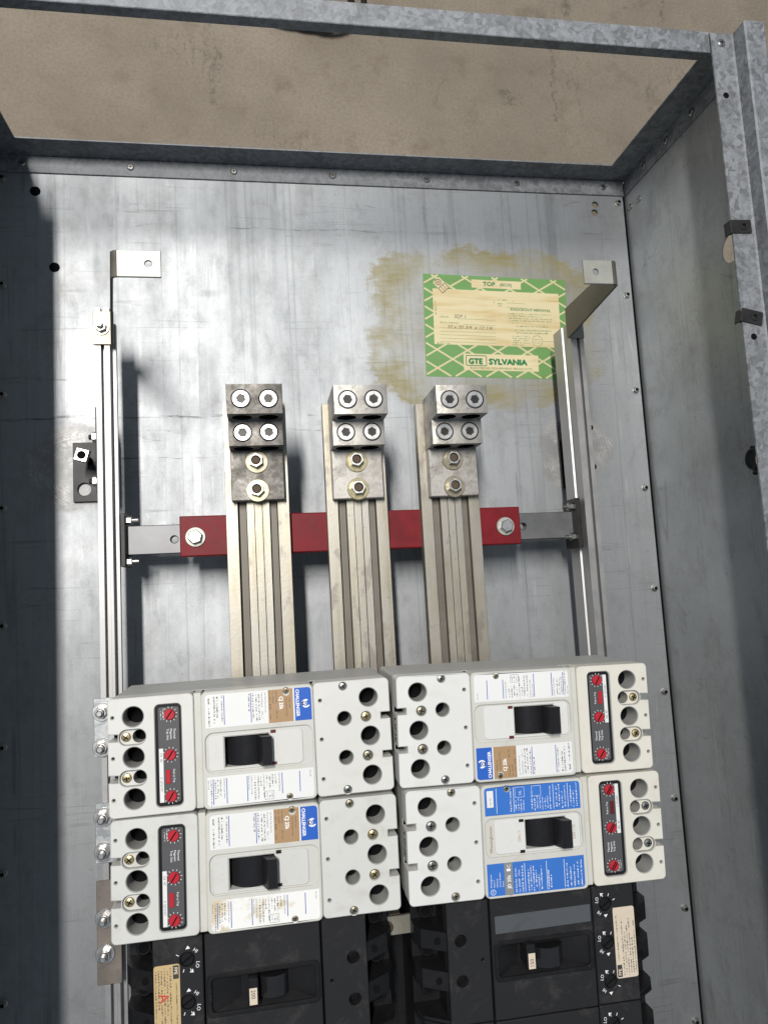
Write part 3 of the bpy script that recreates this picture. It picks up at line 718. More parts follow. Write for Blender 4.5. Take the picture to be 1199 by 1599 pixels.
# ------------------------------------------------------------------ terminal lugs
setm = {}
def set_screw():
    g = Geo()
    g.plate(circ(0, 0, 10.7, 36), [circ(0, 0, 9.7, 36)], -.2, .15, 0, m=1)
    g.plate(circ(0, 0, 9.5, 36), [circ(0, 0, 4.9, 6, .2)], 0, .9, .6)
    g.plate(circ(0, 0, 4.8, 6, .2), [], -.1, .10, 0, m=2)
    return mesh_from('set_screw', g.v, g.f, ['bright_steel', 'black_gap', 'socket_dark'], g.m)
SETS = set_screw()
NUT = hw_nut(8.4, 8.5, 5.0, -2.2, 'bright_steel', .1); WASH = [hw_washer(12.8, 5, 1.8, 'zinc_gold'), hw_washer(12.8, 5, 1.8, 'zinc_dull')]
def lug(xc, dy, mat, label, tilt, wm):
    L = thing('terminal_lug', label, 'wire lug', (xc, -400 + dy, 112.2), 0, group='cable lugs on the bus bars')
    g = Geo()
    axy = lambda y0: (lambda a, b, c: (a, y0 + c, b))
    # local y: upper block 27..59, middle block -3..26, tang -61..-3 ; z from 0
    g.plate(rrect(-30, 30, 0, 68, 1., 2), [circ(-14.5, 50.5, 11, 24), circ(14.5, 50.5, 11, 24)], 26.2, 59, 0, axes=axy(0), mh=1)
    g.plate(rrect(-30, 30, 0, 40, 1., 2), [circ(-14.5, 22.5, 11, 24), circ(14.5, 22.5, 11, 24)], -3, 26.2, 0, axes=axy(0), mh=1)
    g.box(-30, 30, -61, -2.8, 0, 12.6, .9)
    g.build('lug_body', [mat, 'black_gap'], L)
    for x, y, z in ((-14.8, 42.5, 68.1), (14.8, 42.5, 68.1), (-14.8, 12, 40.1), (14.8, 12, 40.1)):
        link('set_screw', SETS, L, (x + random.uniform(-.6, .6), y + random.uniform(-.6, .6), z), (0, 0, random.uniform(0, 2)))
    for k, y in enumerate((-16, -49)):
        link('washer', WASH[wm[k]], L, (-.5, y - 1, 12.7), (tilt * .5, tilt, 0))
        link('nut', NUT, L, (-1 + random.uniform(-.5, .5), y, 14.2), (0, 0, random.uniform(0, 1)))
    return L
lug(326.5, 0, 'grimy_lug', 'blackened double cable lug with grimy aluminium body', .02, (1, 0))
lug(442, -2, 'clean_lug', 'clean pale double cable lug with one tilted gold washer', .05, (0, 0))
lug(558, -3, 'worn_lug', 'worn grey double cable lug nearest the green paper label', .02, (1, 1))

# ------------------------------------------------------------------ strap plates with studs on the rail beside the breakers
SN = hw_nut(6.6, 6, 3.7, 6, 'bright_steel', .3, 'bright_steel'); SW = hw_washer(10, 3.7, 1.8, 'bright_steel')
for (y0, y1, x1, mat, studs, lab) in ((-735, -672, 215, 'bright_zinc_strap', (-687, -725), 'bright zinc strap plate with two hex studs at the upper breaker'),
                                     (-847, -784, 215, 'bright_zinc_strap', (-799, -835), 'bright zinc strap plate with two studs at the stained-label breaker'),
                                     (-971, -865, 164, 'dark_plate', (-903, -939), 'dark brown strap plate with two studs beside the black breaker')):
    sp = thing('strap_plate', lab, 'strap', (160, (y0 + y1) / 2, 95.3), group='breaker mounting straps'); o = neg(sp)
    g = Geo(); g.box(139, x1, y0, y1, 95.3, 98, .5); g.build('plate', mat, sp, o)
    for y in studs:
        link('washer', SW, sp, (147.5 + o[0], y + o[1], 98 + o[2])); link('nut', SN, sp, (147.5 + o[0], y + o[1], 99.8 + o[2]), (0, 0, random.random()))

# ------------------------------------------------------------------ white moulded-case breakers
BLn, BWd = 255., 104.6
def bx(u): return u - BLn / 2
def by(v): return v + BWd / 2
FZ = 103.0
def breaker(cx, cy, rot, variant, label, on=True, stained=False):
    B = thing('circuit_breaker', label, 'breaker', (cx, cy, 150), math.radians(rot), group='white moulded circuit breakers')
    B.scale = (1.012 if rot < 90 else 1.024, 1, 1)
    WP = {'a': 'white_plastic', 'b': 'white_plastic_b', 'c': 'white_plastic_c', 'blue': 'white_plastic_c'}[variant]; WT = 'white_plastic_d' if variant in ('c', 'blue') else WP
    # body
    g = Geo()
    g.plate(rrect(bx(.6), bx(BLn - .6), by(-BWd + .5), by(-.5), 3.5, 4), [], 0, 78, .5)
    bd = g.build('body', 'body_grey', B)
    g = Geo(); g.plate(rrect(bx(1.2), bx(BLn - 1.2), by(-BWd + 1.1), by(-1.1), 3, 4), [], 78.05, 80.8, 0); g.build('inner_floor', 'black_gap', B)
    vs = (-16.9, -52.8, -89.0)
    # trip unit cover
    notch = lambda a, b, d, e: [(a, e), (b, e), (b, d), (a, d)]
    ou = rrect(bx(0), bx(74.5), by(-BWd), by(0), 4.5, 5)
    ou = ccw(ou)
    # insert notches on the left edge (going down along x = bx(0))
    i0 = max(i for i, p in enumerate(ou) if abs(p[0] - bx(0)) < 1e-6 and p[1] > 0)
    nt = []
    for vc in (-34.8, -70.8): nt += [(bx(0), by(vc + 3.4)), (bx(8.6), by(vc + 2.9)), (bx(8.6), by(vc - 3.6)), (bx(0), by(vc - 3.2))]
    ou = ou[:i0 + 1] + nt + ou[i0 + 1:]
    holes = [circ(bx(21.9), by(v), 8.9, 30) for v in vs]
    caps = []
    for vc in (-34.9, -70.9):
        cp = rrect(bx(9.6), bx(32.4), by(vc - 6.6), by(vc + 6.6), 6.5, 8); holes.append(cp); caps.append(vc)
    holes += [circ(bx(4.3), by(v + .3), 1.15, 10) for v in vs]
    holes.append(rrect(bx(40.6), bx(63.4), by(-98.3), by(-8.2), 4, 5))
    g = Geo(); g.plate(ou, holes, 80.9, FZ, .8, mh=1)
    tc = g.build('trip_cover', [WT, 'grey_plastic'], B)
    for vc in caps:
        g = Geo(); g.plate(rrect(bx(9.3), bx(32.7), by(vc - 6.9), by(vc + 6.9), 6.8, 8), [circ(bx(26.4), by(vc), 5.9, 24)], 84, FZ - 3.5, 0, mh=1)
        g.build('screw_pocket', [WT, 'grey_plastic'], tc)
    sk = 'brass' if variant != 'blue' else 'steel'
    for vc in caps: link('screw', CROSS[sk], tc, (bx(15.2), by(vc), FZ - 3.5), (0, 0, random.uniform(0, 1.5)))
    for v in (-6.7, -98.0):
        g = Geo(); g.plate(circ(bx(4.6 + 1), by(v), 3.1, 20), [], FZ, FZ + .12, .1); g.build('moulding_mark', WT, tc)
    # adjustment panel
    g = Geo(); g.plate(rrect(bx(40.2), bx(63.8), by(-98.7), by(-7.8), 4.2, 5), [], 96, FZ - 2.2, 0); ap = g.build('trip_panel', 'black_plastic', B)
    g = Geo(); g.plate(rrect(bx(43.0), bx(61.6), by(-95.6), by(-10.8), 2.2, 4), [], FZ - 2.2, FZ - 1.7, .3); g.build('panel_face', 'trip_panel', ap)
    for kk, v in enumerate((-17.6, -53.6, -90.0)):
        g = Geo(); g.lathe(0, 0, [(4.9, 0), (4.9, 1.6), (4.3, 2.2)], 24); a = .95 + kk * .04
        for d in ((0,) if variant != 'blue' else (-.9, .9)):
            c_, s_ = math.cos(a), math.sin(a); q = [(-4.2, -.55 + d), (4.2, -.55 + d), (4.2, .55 + d), (-4.2, .55 + d)]
            g.plate([(x * c_ - y * s_, x * s_ + y * c_) for x, y in q], [], 2.1, 2.26, 0, m=1)
        g.build('trip_knob', ['knob_red', 'black_gap'], ap, (bx(53.2), by(v), FZ - 1.7))
    g = Geo(); g.box(bx(48.9), bx(53.0), by(-78.8), by(-66.6), FZ - 1.7, FZ - .7, .3); g.build('trip_button', 'knob_red' if variant != 'blue' else 'dark_red', ap)
    pr = Print(FZ - 1.62)
    for v in (-17.6, -53.6, -90.0):
        for k in range(12):
            a = math.radians(30 * k + 8)
            if k in (6,): continue
            pr.line((bx(53.2) + 5.6 * math.cos(a), by(v) + 5.6 * math.sin(a)), (bx(53.2) + 7.0 * math.cos(a), by(v) + 7.0 * math.sin(a)), .42)
    for s_, u, v in (('Thermal', 56.4, -30.4), ('Magnetic', 53.4, -30.4), ('Trip Unit', 50.4, -30.4)): pr.text(s_, bx(u), by(v), 2.7, -90)
    pr.text('Push to Trip', bx(55.2), by(-66.5), 2.6, -90, wide=.9)
    pr.micro(bx(47.2), by(-12), 8, 1.2, -90, 3); pr.micro(bx(45.2), by(-12.6), 9, 1.2, -90, 4)
    pr.build('panel_lettering', 'ink_white', ap)
    pr = Print(FZ - 1.66); pr.rect(bx(43.3), bx(47.0), by(-95.0), by(-47.6)); stk = pr.build('rating_sticker', 'label_white', ap)
    pr = Print(FZ - 1.60)
    amp = {'a': '175', 'b': '125', 'c': '100', 'blue': '200'}[variant]
    pr.text(amp + '  40\u00b0', bx(44.2), by(-51), 2.7, -90); pr.text('E  ' + ('CJT3' if variant != 'blue' else 'JT3') + amp + 'T', bx(44.2), by(-73), 2.5, -90, wide=.95)
    pr.build('sticker_lettering', 'ink_black', ap)
    # gutter
    g = Geo(); g.box(bx(74.5), bx(81.2), by(-BWd + .8), by(-.8), 80.9, FZ - 3.0, .6); g.build('gutter', 'escutcheon_plastic', B)
    # escutcheon
    win = [(bx(101), by(-69.2)), (bx(141), by(-69.2)), (bx(141), by(-42)), (bx(101), by(-42))]
    g = Geo(); g.plate(rrect(bx(81.2), bx(183), by(-BWd), by(0), 5, 5), [win], 80.9, FZ + .3, 0)
    es = g.build('escutcheon', 'escutcheon_plastic', B)
    g = Geo()
    scr = ((158.2, -4.6), (157.8, -102.6 + 2.4))
    g.plate(rrect(bx(81.4), bx(182.8), by(-BWd + .2), by(-.2), 5, 5), [rrect(bx(84.3), bx(180.6), by(-73.0), by(-37.4), 7, 6)] + [circ(bx(a), by(b), 3.0, 18) for a, b in scr], FZ + .3, FZ + 2.4, .7)
    g.build('escutcheon_rim', 'escutcheon_plastic', es)
    g = Geo(); g.plate(rrect(bx(86.6), bx(171.6), by(-71.4), by(-39.6), 4, 5), [[(bx(100.4), by(-69.8)), (bx(141.6), by(-69.8)), (bx(141.6), by(-41.4)), (bx(100.4), by(-41.4))]], FZ + .3, FZ + 1.6, .5)
    g.build('handle_plate', WP, es)
    for a, b in scr: link('screw', CROSS['rust'], es, (bx(a), by(b), FZ + .3), (0, 0, 1.), ).scale = (.66, .66, .5)
    for v in (-40.6, -69.2):
        g = Geo(); g.box(bx(142.6), bx(147.4), by(v - 1.4), by(v + 1.4), FZ + .3, FZ + 1.9, .2); g.build('indicator_window', 'dark_red' if variant in 'ac' else 'black_plastic', es)
    # toggle: barrel and handle
    g = Geo(); hp = 135.8 if on else 106.4
    axb = lambda a, b, c: (a, c, b)
    bar = [(bx(121) + 21 * math.cos(math.radians(q)), 82 + 21 * math.sin(math.radians(q))) for q in range(0, 181, 12)] + [(bx(100.2), 81)] + [(bx(141.8), 81)]
    g.plate(bar, [], by(-69), by(-42.2), 0, axes=axb)
    tg = g.build('toggle_barrel', 'toggle_black', B)
    g = Geo(); d = 1 if on else -1; lean = 3.2 * d
    z0, z1 = 92, FZ + 13.5; w0, w1 = 5.4, 4.5; y0, y1 = by(-68.6), by(-42.8); xb = bx(hp)
    v = []
    for z, w, dx in ((z0, w0, -lean * .5), (FZ + 2, w0, 0), (z1 - 1.5, w1, lean), (z1, w1 - 1.2, lean)):
        ins = 1.2 if z == z1 else 0
        v += [(xb - w + dx, y0 + ins, z), (xb + w + dx, y0 + ins, z), (xb + w + dx, y1 - ins, z), (xb - w + dx, y1 - ins, z)]
    f = [(0, 3, 2, 1), (12, 13, 14, 15)]
    for k in range(3):
        for i in range(4):
            j = (i + 1) % 4; f.append((4 * k + i, 4 * k + j, 4 * k + 4 + j, 4 * k + 4 + i))
    g.add(v, f); g.build('toggle_handle', 'toggle_black', B, ang=25)
    # embossed words
    pr = Print(FZ + 1.85)
    pr.text('OFF / O', bx(91.5), by(-47.5), 4.2, -90, wide=.95); pr.text('ON / I', bx(146.2), by(-49.5), 4.2, -90, wide=.95)
    if variant == 'blue': pr.text('Westinghouse', bx(174.2), by(-41.5), 4.3, -90)
    pr.build('embossed_lettering', 'emboss_white' if variant != 'blue' else 'label_tan', es)
    # labels
    zl = FZ + 2.42
    A = (85.0, 181.0, -32.6, -2.6); Bq = (85.0, 180.2, -(BWd - 2.4), -76.2)
    hs = [circ(bx(a), by(b), 3.05, 18) for a, b in scr]
    def sheet(u0, u1, v0, v1, mat, par, corners=(0, 0, 0, 0), holes=(), dz=0., nm='label'):
        g = Geo(); g.plate(rrect(bx(u0), bx(u1), by(v0), by(v1), 3., 4, corners), list(holes), zl + dz, zl + .12 + dz, 0)
        return g.build(nm, mat, par, smooth=False)
    hole_t = circ(bx(158.2), by(-6.2), 3.05, 18); hole_b = hs[1]
    if variant != 'blue':
        lt = sheet(85, 141.6, -32.6, -2.6, 'label_white', es, (0, 1, 0, 0)); sheet(164.3, 165.6, -32.6, -2.6, 'label_white', lt)
        g = Geo(); g.plate([(bx(141.6), by(-32.6)), (bx(164.3), by(-32.6)), (bx(164.3), by(-2.6)), (bx(141.6), by(-2.6))], [circ(bx(158.2), by(-6.0), 3.1, 18)], zl, zl + .12, 0); g.build('tan_field', 'label_tan', lt, smooth=False)
        sheet(165.6, 181, -32.6, -2.6, 'label_blue', lt, (1, 0, 0, 0), nm='blue_field')
        lb = sheet(85, 180.2, Bq[2], Bq[3], 'label_stained' if stained else 'label_white', es, (0, 0, 1, 1), [circ(bx(157.8), by(-100.2), 3.1, 18)])
        pw = Print(zl + .17)
        pw.text('CHALLENGER', bx(167.0), by(-3.9), 4.3, -90, wide=.93, bold=.14)
        pw.ring(bx(176), by(-17.4), 3.9, 1.3, 20, 60, 330)
        pw.rect(bx(173.6), bx(176.8), by(-18.0), by(-16.4)); pw.rect(bx(172.3), bx(173.5), by(-19.4), by(-14.8)); pw.rect(bx(175.2), bx(176.2), by(-19.4), by(-14.8))
        pw.text('CJ 25k', bx(151.8), by(-9.2), 4.8, -90, wide=.9, bold=.16)
        pw.build('white_lettering', 'ink_white', lt)
        pk = Print(zl + .17)
        pk.text('Molded Case', bx(160.6), by(-10.2), 1.9, -90); pk.text('Circuit Breaker Frame', bx(157.6), by(-10.4), 1.9, -90)
        pk.text('250 Amp Max', bx(148.4), by(-3.8), 2.0, -90); pk.text('600 V AC', bx(148.4), by(-21.5), 2.0, -90)
        pk.text('Cat.  CJ3250F', bx(145.4), by(-3.8), 2.0, -90); pk.text('3 Pole', bx(142.6), by(-24.5), 2.0, -90); pk.micro(bx(142.7), by(-3.8), 17, 1.3, -90, 5)
        for k, (u, s_) in enumerate(((138.4, 'Use With Trip Unit Cat.'), (135.4, 'Thermal Magnetic'))): pk.text(s_, bx(u), by(-4.2), 1.9, -90)
        pk.text('CJT3___T', bx(135.4), by(-21), 1.7, -90)
        for k, u in enumerate((132.6, 130.2)): pk.micro(bx(u), by(-5.5), 24, 1.35, -90, 60 + k)
        pk.micro(bx(127.2), by(-4.5), 23, 1.4, -90, 63); pk.micro(bx(123.6), by(-4.5), 16, 1.4, -90, 64)
        pk.micro(bx(99.2), by(-4), 24, 1.5, -90, 65); pk.micro(bx(95), by(-4.5), 20, 1.5, -90, 66); pk.micro(bx(92.4), by(-4.5), 24, 1.5, -90, 67); pk.micro(bx(87.6), by(-6), 25, 1.5, -90, 68)
        pk.build('black_lettering', 'ink_black', lt)
        pb = Print(zl + .17)
        for u in (101.8, 125.9): pb.line((bx(u), by(-4)), (bx(u), by(-30.6)), .7)
        pb.build('blue_rule', 'ink_blue', lt)
        pb = Print(zl + .17)
        for u in (90.2, 102.0, 120.2, 151.4, 167.4): pb.line((bx(u), by(-78.2)), (bx(u), by(-BWd + (8 if u > 140 else 4))), .7)
        pb.build('blue_rule', 'ink_blue', lb)
        pk = Print(zl + .17)
        pk.text('Ckt. No.', bx(176.6), by(-78), 1.9, -90)
        pk.text('Terminal Torque Values', bx(99.4), by(-78), 1.9, -90, wide=.95); pk.micro(bx(96), by(-79), 14, 1.3, -90, 71); pk.micro(bx(93.6), by(-79), 16, 1.3, -90, 72); pk.micro(bx(91.4), by(-79), 16, 1.3, -90, 73)
        pk.micro(bx(87.8), by(-78.5), 24, 1.3, -90, 74); pk.text('Made in USA', bx(85.6), by(-79), 1.5, -90)
        pk.text('Suitable For Use On Single', bx(123.6), by(-78), 1.7, -90, wide=.92); pk.text('Phase AC Circuits', bx(121.2), by(-78), 1.7, -90)
        for k, u in enumerate((126.4, 129.4, 131.8, 134.4, 137., 139.6, 142.2, 144.8)): pk.micro(bx(u), by(-78 - (k % 3)), (22, 21, 8, 20, 9, 11, 11, 8)[k], 1.4, -90, 80 + k)
        pk.text('Interrupting Capacity', bx(148.4), by(-78), 1.9, -90)
        for k in range(3): pk.micro(bx(137.2 + 2.2 * k), by(-94.6), 5, 1.2, -90, 95 + k)
        pk.line((bx(135.5), by(-93.4)), (bx(143.6), by(-93.4)), .25); pk.line((bx(135.5), by(-100.6)), (bx(143.6), by(-100.6)), .25); pk.line((bx(135.5), by(-93.4)), (bx(135.5), by(-100.6)), .25); pk.line((bx(143.6), by(-93.4)), (bx(143.6), by(-100.6)), .25)
        pk.build('black_lettering', 'ink_black', lb)
    else:
        lt = sheet(85, 181, -32.0, -2.6, 'label_royal', es, (0, 1, 0, 0)); lb = sheet(85, 180.2, Bq[2], Bq[3], 'label_royal', es, (0, 0, 1, 1), [circ(bx(157.8), by(-100.2), 3.1, 18)])
        sheet(156.2, 164.4, -32.0, -2.6, 'label_grey', lt, dz=.06, nm='grey_strip')
        sheet(171.6, 178, -99.5, -84, 'label_white', lb, dz=.06, nm='white_field')
        pw = Print(zl + .24)
        pw.text('JD 25k', bx(158.6), by(-8.5), 4.6, -90, wide=.95, bold=.1); pw.rect(bx(158.4), bx(162.2), by(-26.5), by(-24.2)); pw.text('C', bx(158.4), by(-27.2), 4.6, -90)
        for k, s_ in enumerate(('Westinghouse', 'Series C', 'Industrial', 'Circuit Breaker', 'Frame')): pw.text(s_, bx(177 - 2.9 * k), by(-10.5), 2.1, -90)
        pw.ring(bx(176), by(-28.3 + 22), 2.6, .4)
        pw.text('W', bx(175.2), by(-5.2), 2.6, -90)
        pw.text('250 Amp Max.  600 VAC', bx(152.6), by(-4), 2.2, -90); pw.text('Cat.  JD3250F    3 Pole', bx(149.4), by(-4), 2.2, -90); pw.micro(bx(146.2), by(-4), 24, 1.5, -90, 111)
        for k, u in enumerate((140.5, 138., 135.4, 132.8, 130.2, 127.6, 120.6, 118.2, 102.0, 98.4, 94.8, 91.2, 87.6)): pw.micro(bx(u), by(-4 - (k % 2)), (20, 22, 22, 19, 14, 22, 17, 12, 22, 17, 20, 22, 24)[k], 1.35, -90, 120 + k)
        for u in (144.4, 122.8, 105.2): pw.line((bx(u), by(-4)), (bx(u), by(-30.)), .4)
        pw.build('white_lettering', 'ink_white', lt)
        pw = Print(zl + .24)
        for u in (168.6, 151.6, 112.0, 97.5): pw.line((bx(u), by(-78)), (bx(u), by(-101.2)), .4)
        for k, u in enumerate((154, 149.2, 146.6, 144., 141.4, 133.0, 130.4, 127.8, 125.2, 122.6, 120., 117.4, 114.8, 108.4, 105.6, 102.6, 99.8, 94., 91.2, 88.)): pw.micro(bx(u), by(-78 - (k % 3) * .7), (22, 10, 10, 11, 10, 16, 11, 12, 11, 12, 10, 11, 21, 20, 21, 15, 20, 19, 16, 22)[k], 1.3, -90, 140 + k)
        for u in (141, 124.5):
            pw.line((bx(u), by(-91.5)), (bx(u), by(-101)), .25); pw.line((bx(u + 9), by(-91.5)), (bx(u + 9), by(-101)), .25); pw.line((bx(u), by(-91.5)), (bx(u + 9), by(-91.5)), .25); pw.line((bx(u), by(-101)), (bx(u + 9), by(-101)), .25)
        pw.text('UL', bx(144), by(-93.5), 3.4, -90)
        pw.build('white_lettering', 'ink_white', lb)
        pk = Print(zl + .26); pk.text('Ckt. No.', bx(174), by(-86), 2.0, -90); pk.build('black_lettering', 'ink_black', lb)
    # line end cover
    ou = ccw(rrect(bx(183.2), bx(BLn), by(-BWd), by(0), 4.5, 5))
    i0 = max(i for i, p in enumerate(ou) if abs(p[0] - bx(BLn)) < 1e-6 and p[1] < 0)
    nt = []
    for vc in (-71.2, -35.2): nt += [(bx(BLn), by(vc - 3.2)), (bx(246), by(vc - 3.2)), (bx(246), by(vc + 3.2)), (bx(BLn), by(vc + 3.2))]
    ou = ou[:i0 + 1] + nt + ou[i0 + 1:]
    hl = [circ(bx(234.9), by(v), 8.6, 30) for v in vs] + [circ(bx(211.3), by(v), 6.4, 26) for v in (-34.9, -70.9)] + [circ(bx(189.3), by(v + .3), 1.3, 12) for v in vs]
    hl += [circ(bx(231.8), by(v), 4.5, 20) for v in (-34.9, -70.9)] + [circ(bx(211.3), by(v), 3.5, 18) for v in (-4.9, -BWd + 4.2)]
    g = Geo(); g.plate(ou, hl, 80.9, FZ, .8, mh=1); lc = g.build('line_cover', [WP, 'grey_plastic'], B)
    kinds = {'a': ('brass', 'rust', 'steel', 'steel'), 'b': ('brass', 'brass', 'rust', 'rust'), 'c': ('rust', 'rust', 'steel', 'steel'), 'blue': ('steel', 'steel', 'rust', 'rust')}[variant]
    for (u, v), kd in zip(((231.8, -34.9), (231.8, -70.9), (211.3, -4.9), (211.3, -BWd + 4.2)), kinds):
        g = Geo(); g.lathe(0, 0, [(4.7 if u > 220 else 3.7, 0), (4.6 if u > 220 else 3.6, .1)], 18)
        o2 = link('screw', CROSS[kd], lc, (bx(u), by(v), FZ - 2.6), (0, 0, random.uniform(0, 1.5)))
        if u < 220: o2.scale = (.82, .82, 1)
        g.build('screw_seat', 'grey_plastic', lc, (bx(u), by(v), FZ - 3.0))
    for v in (-6.7, -98.0):
        g = Geo(); g.plate(circ(bx(249.5), by(v), 3.1, 20), [], FZ, FZ + .12, .1); g.build('moulding_mark', WP, lc)
    # LINE moulded on the end face
    pr = Print(0.); pr.text('LINE', 0, 0, 10.5, 0, 'C', wide=1.15, bold=.25)
    pr.build('end_lettering', 'black_gap', bd, (bx(BLn) + .08, 0, 86), (math.pi / 2, 0, math.pi / 2))
    return B
breaker(314.6, -706.6, .08, 'a', 'white breaker switched on, clean tan and blue label, nearest the blackened lug', True)
breaker(315.2, -814.2, -.44, 'b', 'white breaker with brown stains on its lower label, above a black breaker', True, True)
breaker(580.6, -709.4, 178.75, 'c', 'white breaker switched off, tan and blue label, turned end for end', False)
breaker(583.4, -817.2, 178.8, 'blue', 'white breaker with all-blue printed labels and grey strip', False)

# ------------------------------------------------------------------ black moulded breakers
KL, KW = 240., 110.
def kx(u): return u - KL / 2
def ky(v): return v + KW / 2
def black_breaker(cx, cy, rot, label, tag, variant, hu=107., b0=113., b1=137.):
    B = thing('black_breaker', label, 'breaker', (cx, cy, 150), math.radians(rot), group='black moulded circuit breakers')
    g = Geo(); g.plate(rrect(kx(20), kx(212), ky(-KW), ky(-.2), 1.5, 3), [], 0, 84, .4); g.build('body', 'black_plastic', B)
    H = 95.
    # trip end
    vs = (-20, -56, -92)
    g = Geo(); g.plate(rrect(kx(20), kx(63.4), ky(-KW), ky(-.3), 1.5, 3), [circ(kx(49.6), ky(v), 6.4, 24) for v in vs], 84.05, H, .8); tr = g.build('trip_cover', 'dusty_black', B)
    for v in vs:
        g = Geo(); g.lathe(0, 0, [(6.0, 0), (6.0, 8), (5.2, 9)], 22); q = [(-5, -.8), (5, -.8), (5, .8), (-5, .8)]; a = .55
        c_, s_ = math.cos(a), math.sin(a); g.plate([(x * c_ - y * s_, x * s_ + y * c_) for x, y in q], [], 8.9, 9.2, 0, m=1)
        g.build('trip_knob', ['black_plastic', 'black_gap'], tr, (kx(49.6), ky(v), 85))
    pr = Print(H + .06)
    for v in vs:
        for a in (150, 205, 250, 290): 
            t_ = math.radians(a); pr.line((kx(49.6) + 8.2 * math.cos(t_), ky(v) + 8.2 * math.sin(t_)), (kx(49.6) + 10.8 * math.cos(t_), ky(v) + 10.8 * math.sin(t_)), .6)
        pr.text('HI', kx(54.5), ky(v + 7.4), 4.4, -40); pr.text('LO', kx(57.8), ky(v - 2.0), 4.4, -100)
        pr.poly([(kx(48.4), ky(v + 9)), (kx(52.4), ky(v + 9.4)), (kx(50.4), ky(v + 12))]); pr.poly([(kx(51.5), ky(v - 10.8)), (kx(54.5), ky(v - 8)), (kx(55), ky(v - 11.2))])
    pr.build('dial_lettering', 'ink_white', tr)
    v0, v1 = (-88, -22)
    g = Geo(); g.plate(rrect(kx(20.6), kx(43), ky(v0 - (8 if variant == 'A' else 0)), ky(v1), 2, 3), [], H + .02, H + .2, 0); lb = g.build('paper_label', 'label_yellow' if variant == 'A' else 'label_cream', tr, smooth=False)
    pr = Print(H + .26); 
    pr.rect(kx(37.2), kx(42.2), ky(v1 - 12.5), ky(v1 - 1.2))
    for k in range(6): pr.micro(kx(34.2 - 2.5 * k), ky(v1 - 2.5 - (k % 2) * 2), (54, 38, 46, 50, 34, 48)[k], 1.5, -90, 200 + k)
    pr.micro(kx(39.4), ky(v1 - 16), 42, 1.5, -90, 220)
    pr.line((kx(21.5), ky(v1 - 30)), (kx(36), ky(v1 - 30)), .3)
    pr.build('label_lettering', 'ink_black', lb)
    pr = Print(H + .34); pr.text('FPE', kx(38.2), ky(v1 - 2.6), 4.2, -90, bold=.1); pr.build('logo_lettering', 'label_cream', lb)
    if variant == 'A':
        pr = Print(H + .4); pr.text('A', kx(24), ky(-46), 13, -80, wide=.9); pr.build('red_mark', 'ink_red', lb)
    # centre cover with sloped handle recess
    g = Geo(); ro = rrect(kx(67.5), kx(165.5), ky(-70), ky(-36), 5, 5)
    g.plate(rrect(kx(65), kx(168.5), ky(-KW), ky(-.3), 1.2, 3), [ro], 84.05, H + 1.2, .9); cc = g.build('centre_cover', 'dusty_black', B)
    g = Geo(); g.plate(rrect(kx(66), kx(167), ky(-71.4), ky(-34.6), 5, 5), [rrect(kx(70.5), kx(162.5), ky(-67.5), ky(-38.5), 4, 5)], H + 1.0, H + 2.6, .8); g.build('recess_rim', 'black_plastic', cc)
    # sloping recess floor
    g = Geo()
    X0, X1, Y0, Y1 = kx(68), kx(165), ky(-69.7), ky(-36.3); a0, a1, c0, c1 = kx(96), kx(140), ky(-62), ky(-44)
    v = [(X0, Y0, H - .5), (X1, Y0, H - .5), (X1, Y1, H - .5), (X0, Y1, H - .5), (a0, c0, 85.5), (a1, c0, 85.5), (a1, c1, 85.5), (a0, c1, 85.5)]
    g.add(v, [(0, 1, 5, 4), (1, 2, 6, 5), (2, 3, 7, 6), (3, 0, 4, 7), (4, 5, 6, 7)]); g.build('recess_floor', 'black_plastic', cc, smooth=False)
    g = Geo(); axb = lambda a, b, c: (a, c, b)
    bm_, br_ = (b0 + b1) / 2, (b1 - b0) / 2 + 1
    g.plate([(kx(bm_) + br_ * math.cos(math.radians(q)), 88 + br_ * .8 * math.sin(math.radians(q))) for q in range(0, 181, 10)], [], ky(-61), ky(-43), 0, axes=axb); g.build('toggle_barrel', 'shiny_black', B)
    sg = -1 if variant == 'A' else 1
    g = Geo(); g.plate(rrect(kx(hu - 4.5), kx(hu + 4.5), ky(-54 - sg * 4 - 11), ky(-54 - sg * 4 + 11) , 1.5, 3), [], 86, H + 11, 1.2)
    tg = g.build('toggle_handle', 'toggle_black', B)
    ty = ky(-54 - sg * 4) + (-10.4 if variant == 'A' else 10.4 - 14)
    pr = Print(H + 11.1); pr.rect(kx(hu - 3.4), kx(hu + 3.4), ty, ty + 14); nt = pr.build('amp_tag', 'label_cream', tg)
    pr = Print(H + 11.2); pr.text(tag, kx(hu - 1.8), ty + 12.6, 5.4, -90, wide=.95); pr.build('amp_lettering', 'ink_black', nt)
    pr = Print(H + 2.68); pr.text('OFF', kx(66.9), ky(-46), 5.2, -90, wide=1.2); pr.text('ON', kx(163.0), ky(-48), 4.0, -90, wide=1.2); pr.build('embossed_lettering', 'dusty_black', cc)
    if variant != 'A':
        g = Geo(); g.plate([(kx(67), ky(-KW + 15)), (kx(164.5), ky(-KW + 16)), (kx(164.5), ky(-KW + 32)), (kx(67), ky(-KW + 31))], [], H + 1.2, H + 1.36, 0); g.build('grey_sticker', 'sticker_grey', cc, smooth=False)
    # line cover
    g = Geo(); hs = [circ(kx(198.6), ky(v), 5.6, 24) for v in (-38.5, -75)] + [circ(kx(178), ky(-56), 1.4, 12)]
    g.plate(rrect(kx(170.2), kx(211.5), ky(-KW), ky(-.3), 1.2, 3), hs, 84.05, H, .8); lc = g.build('line_cover', 'dusty_black', B)
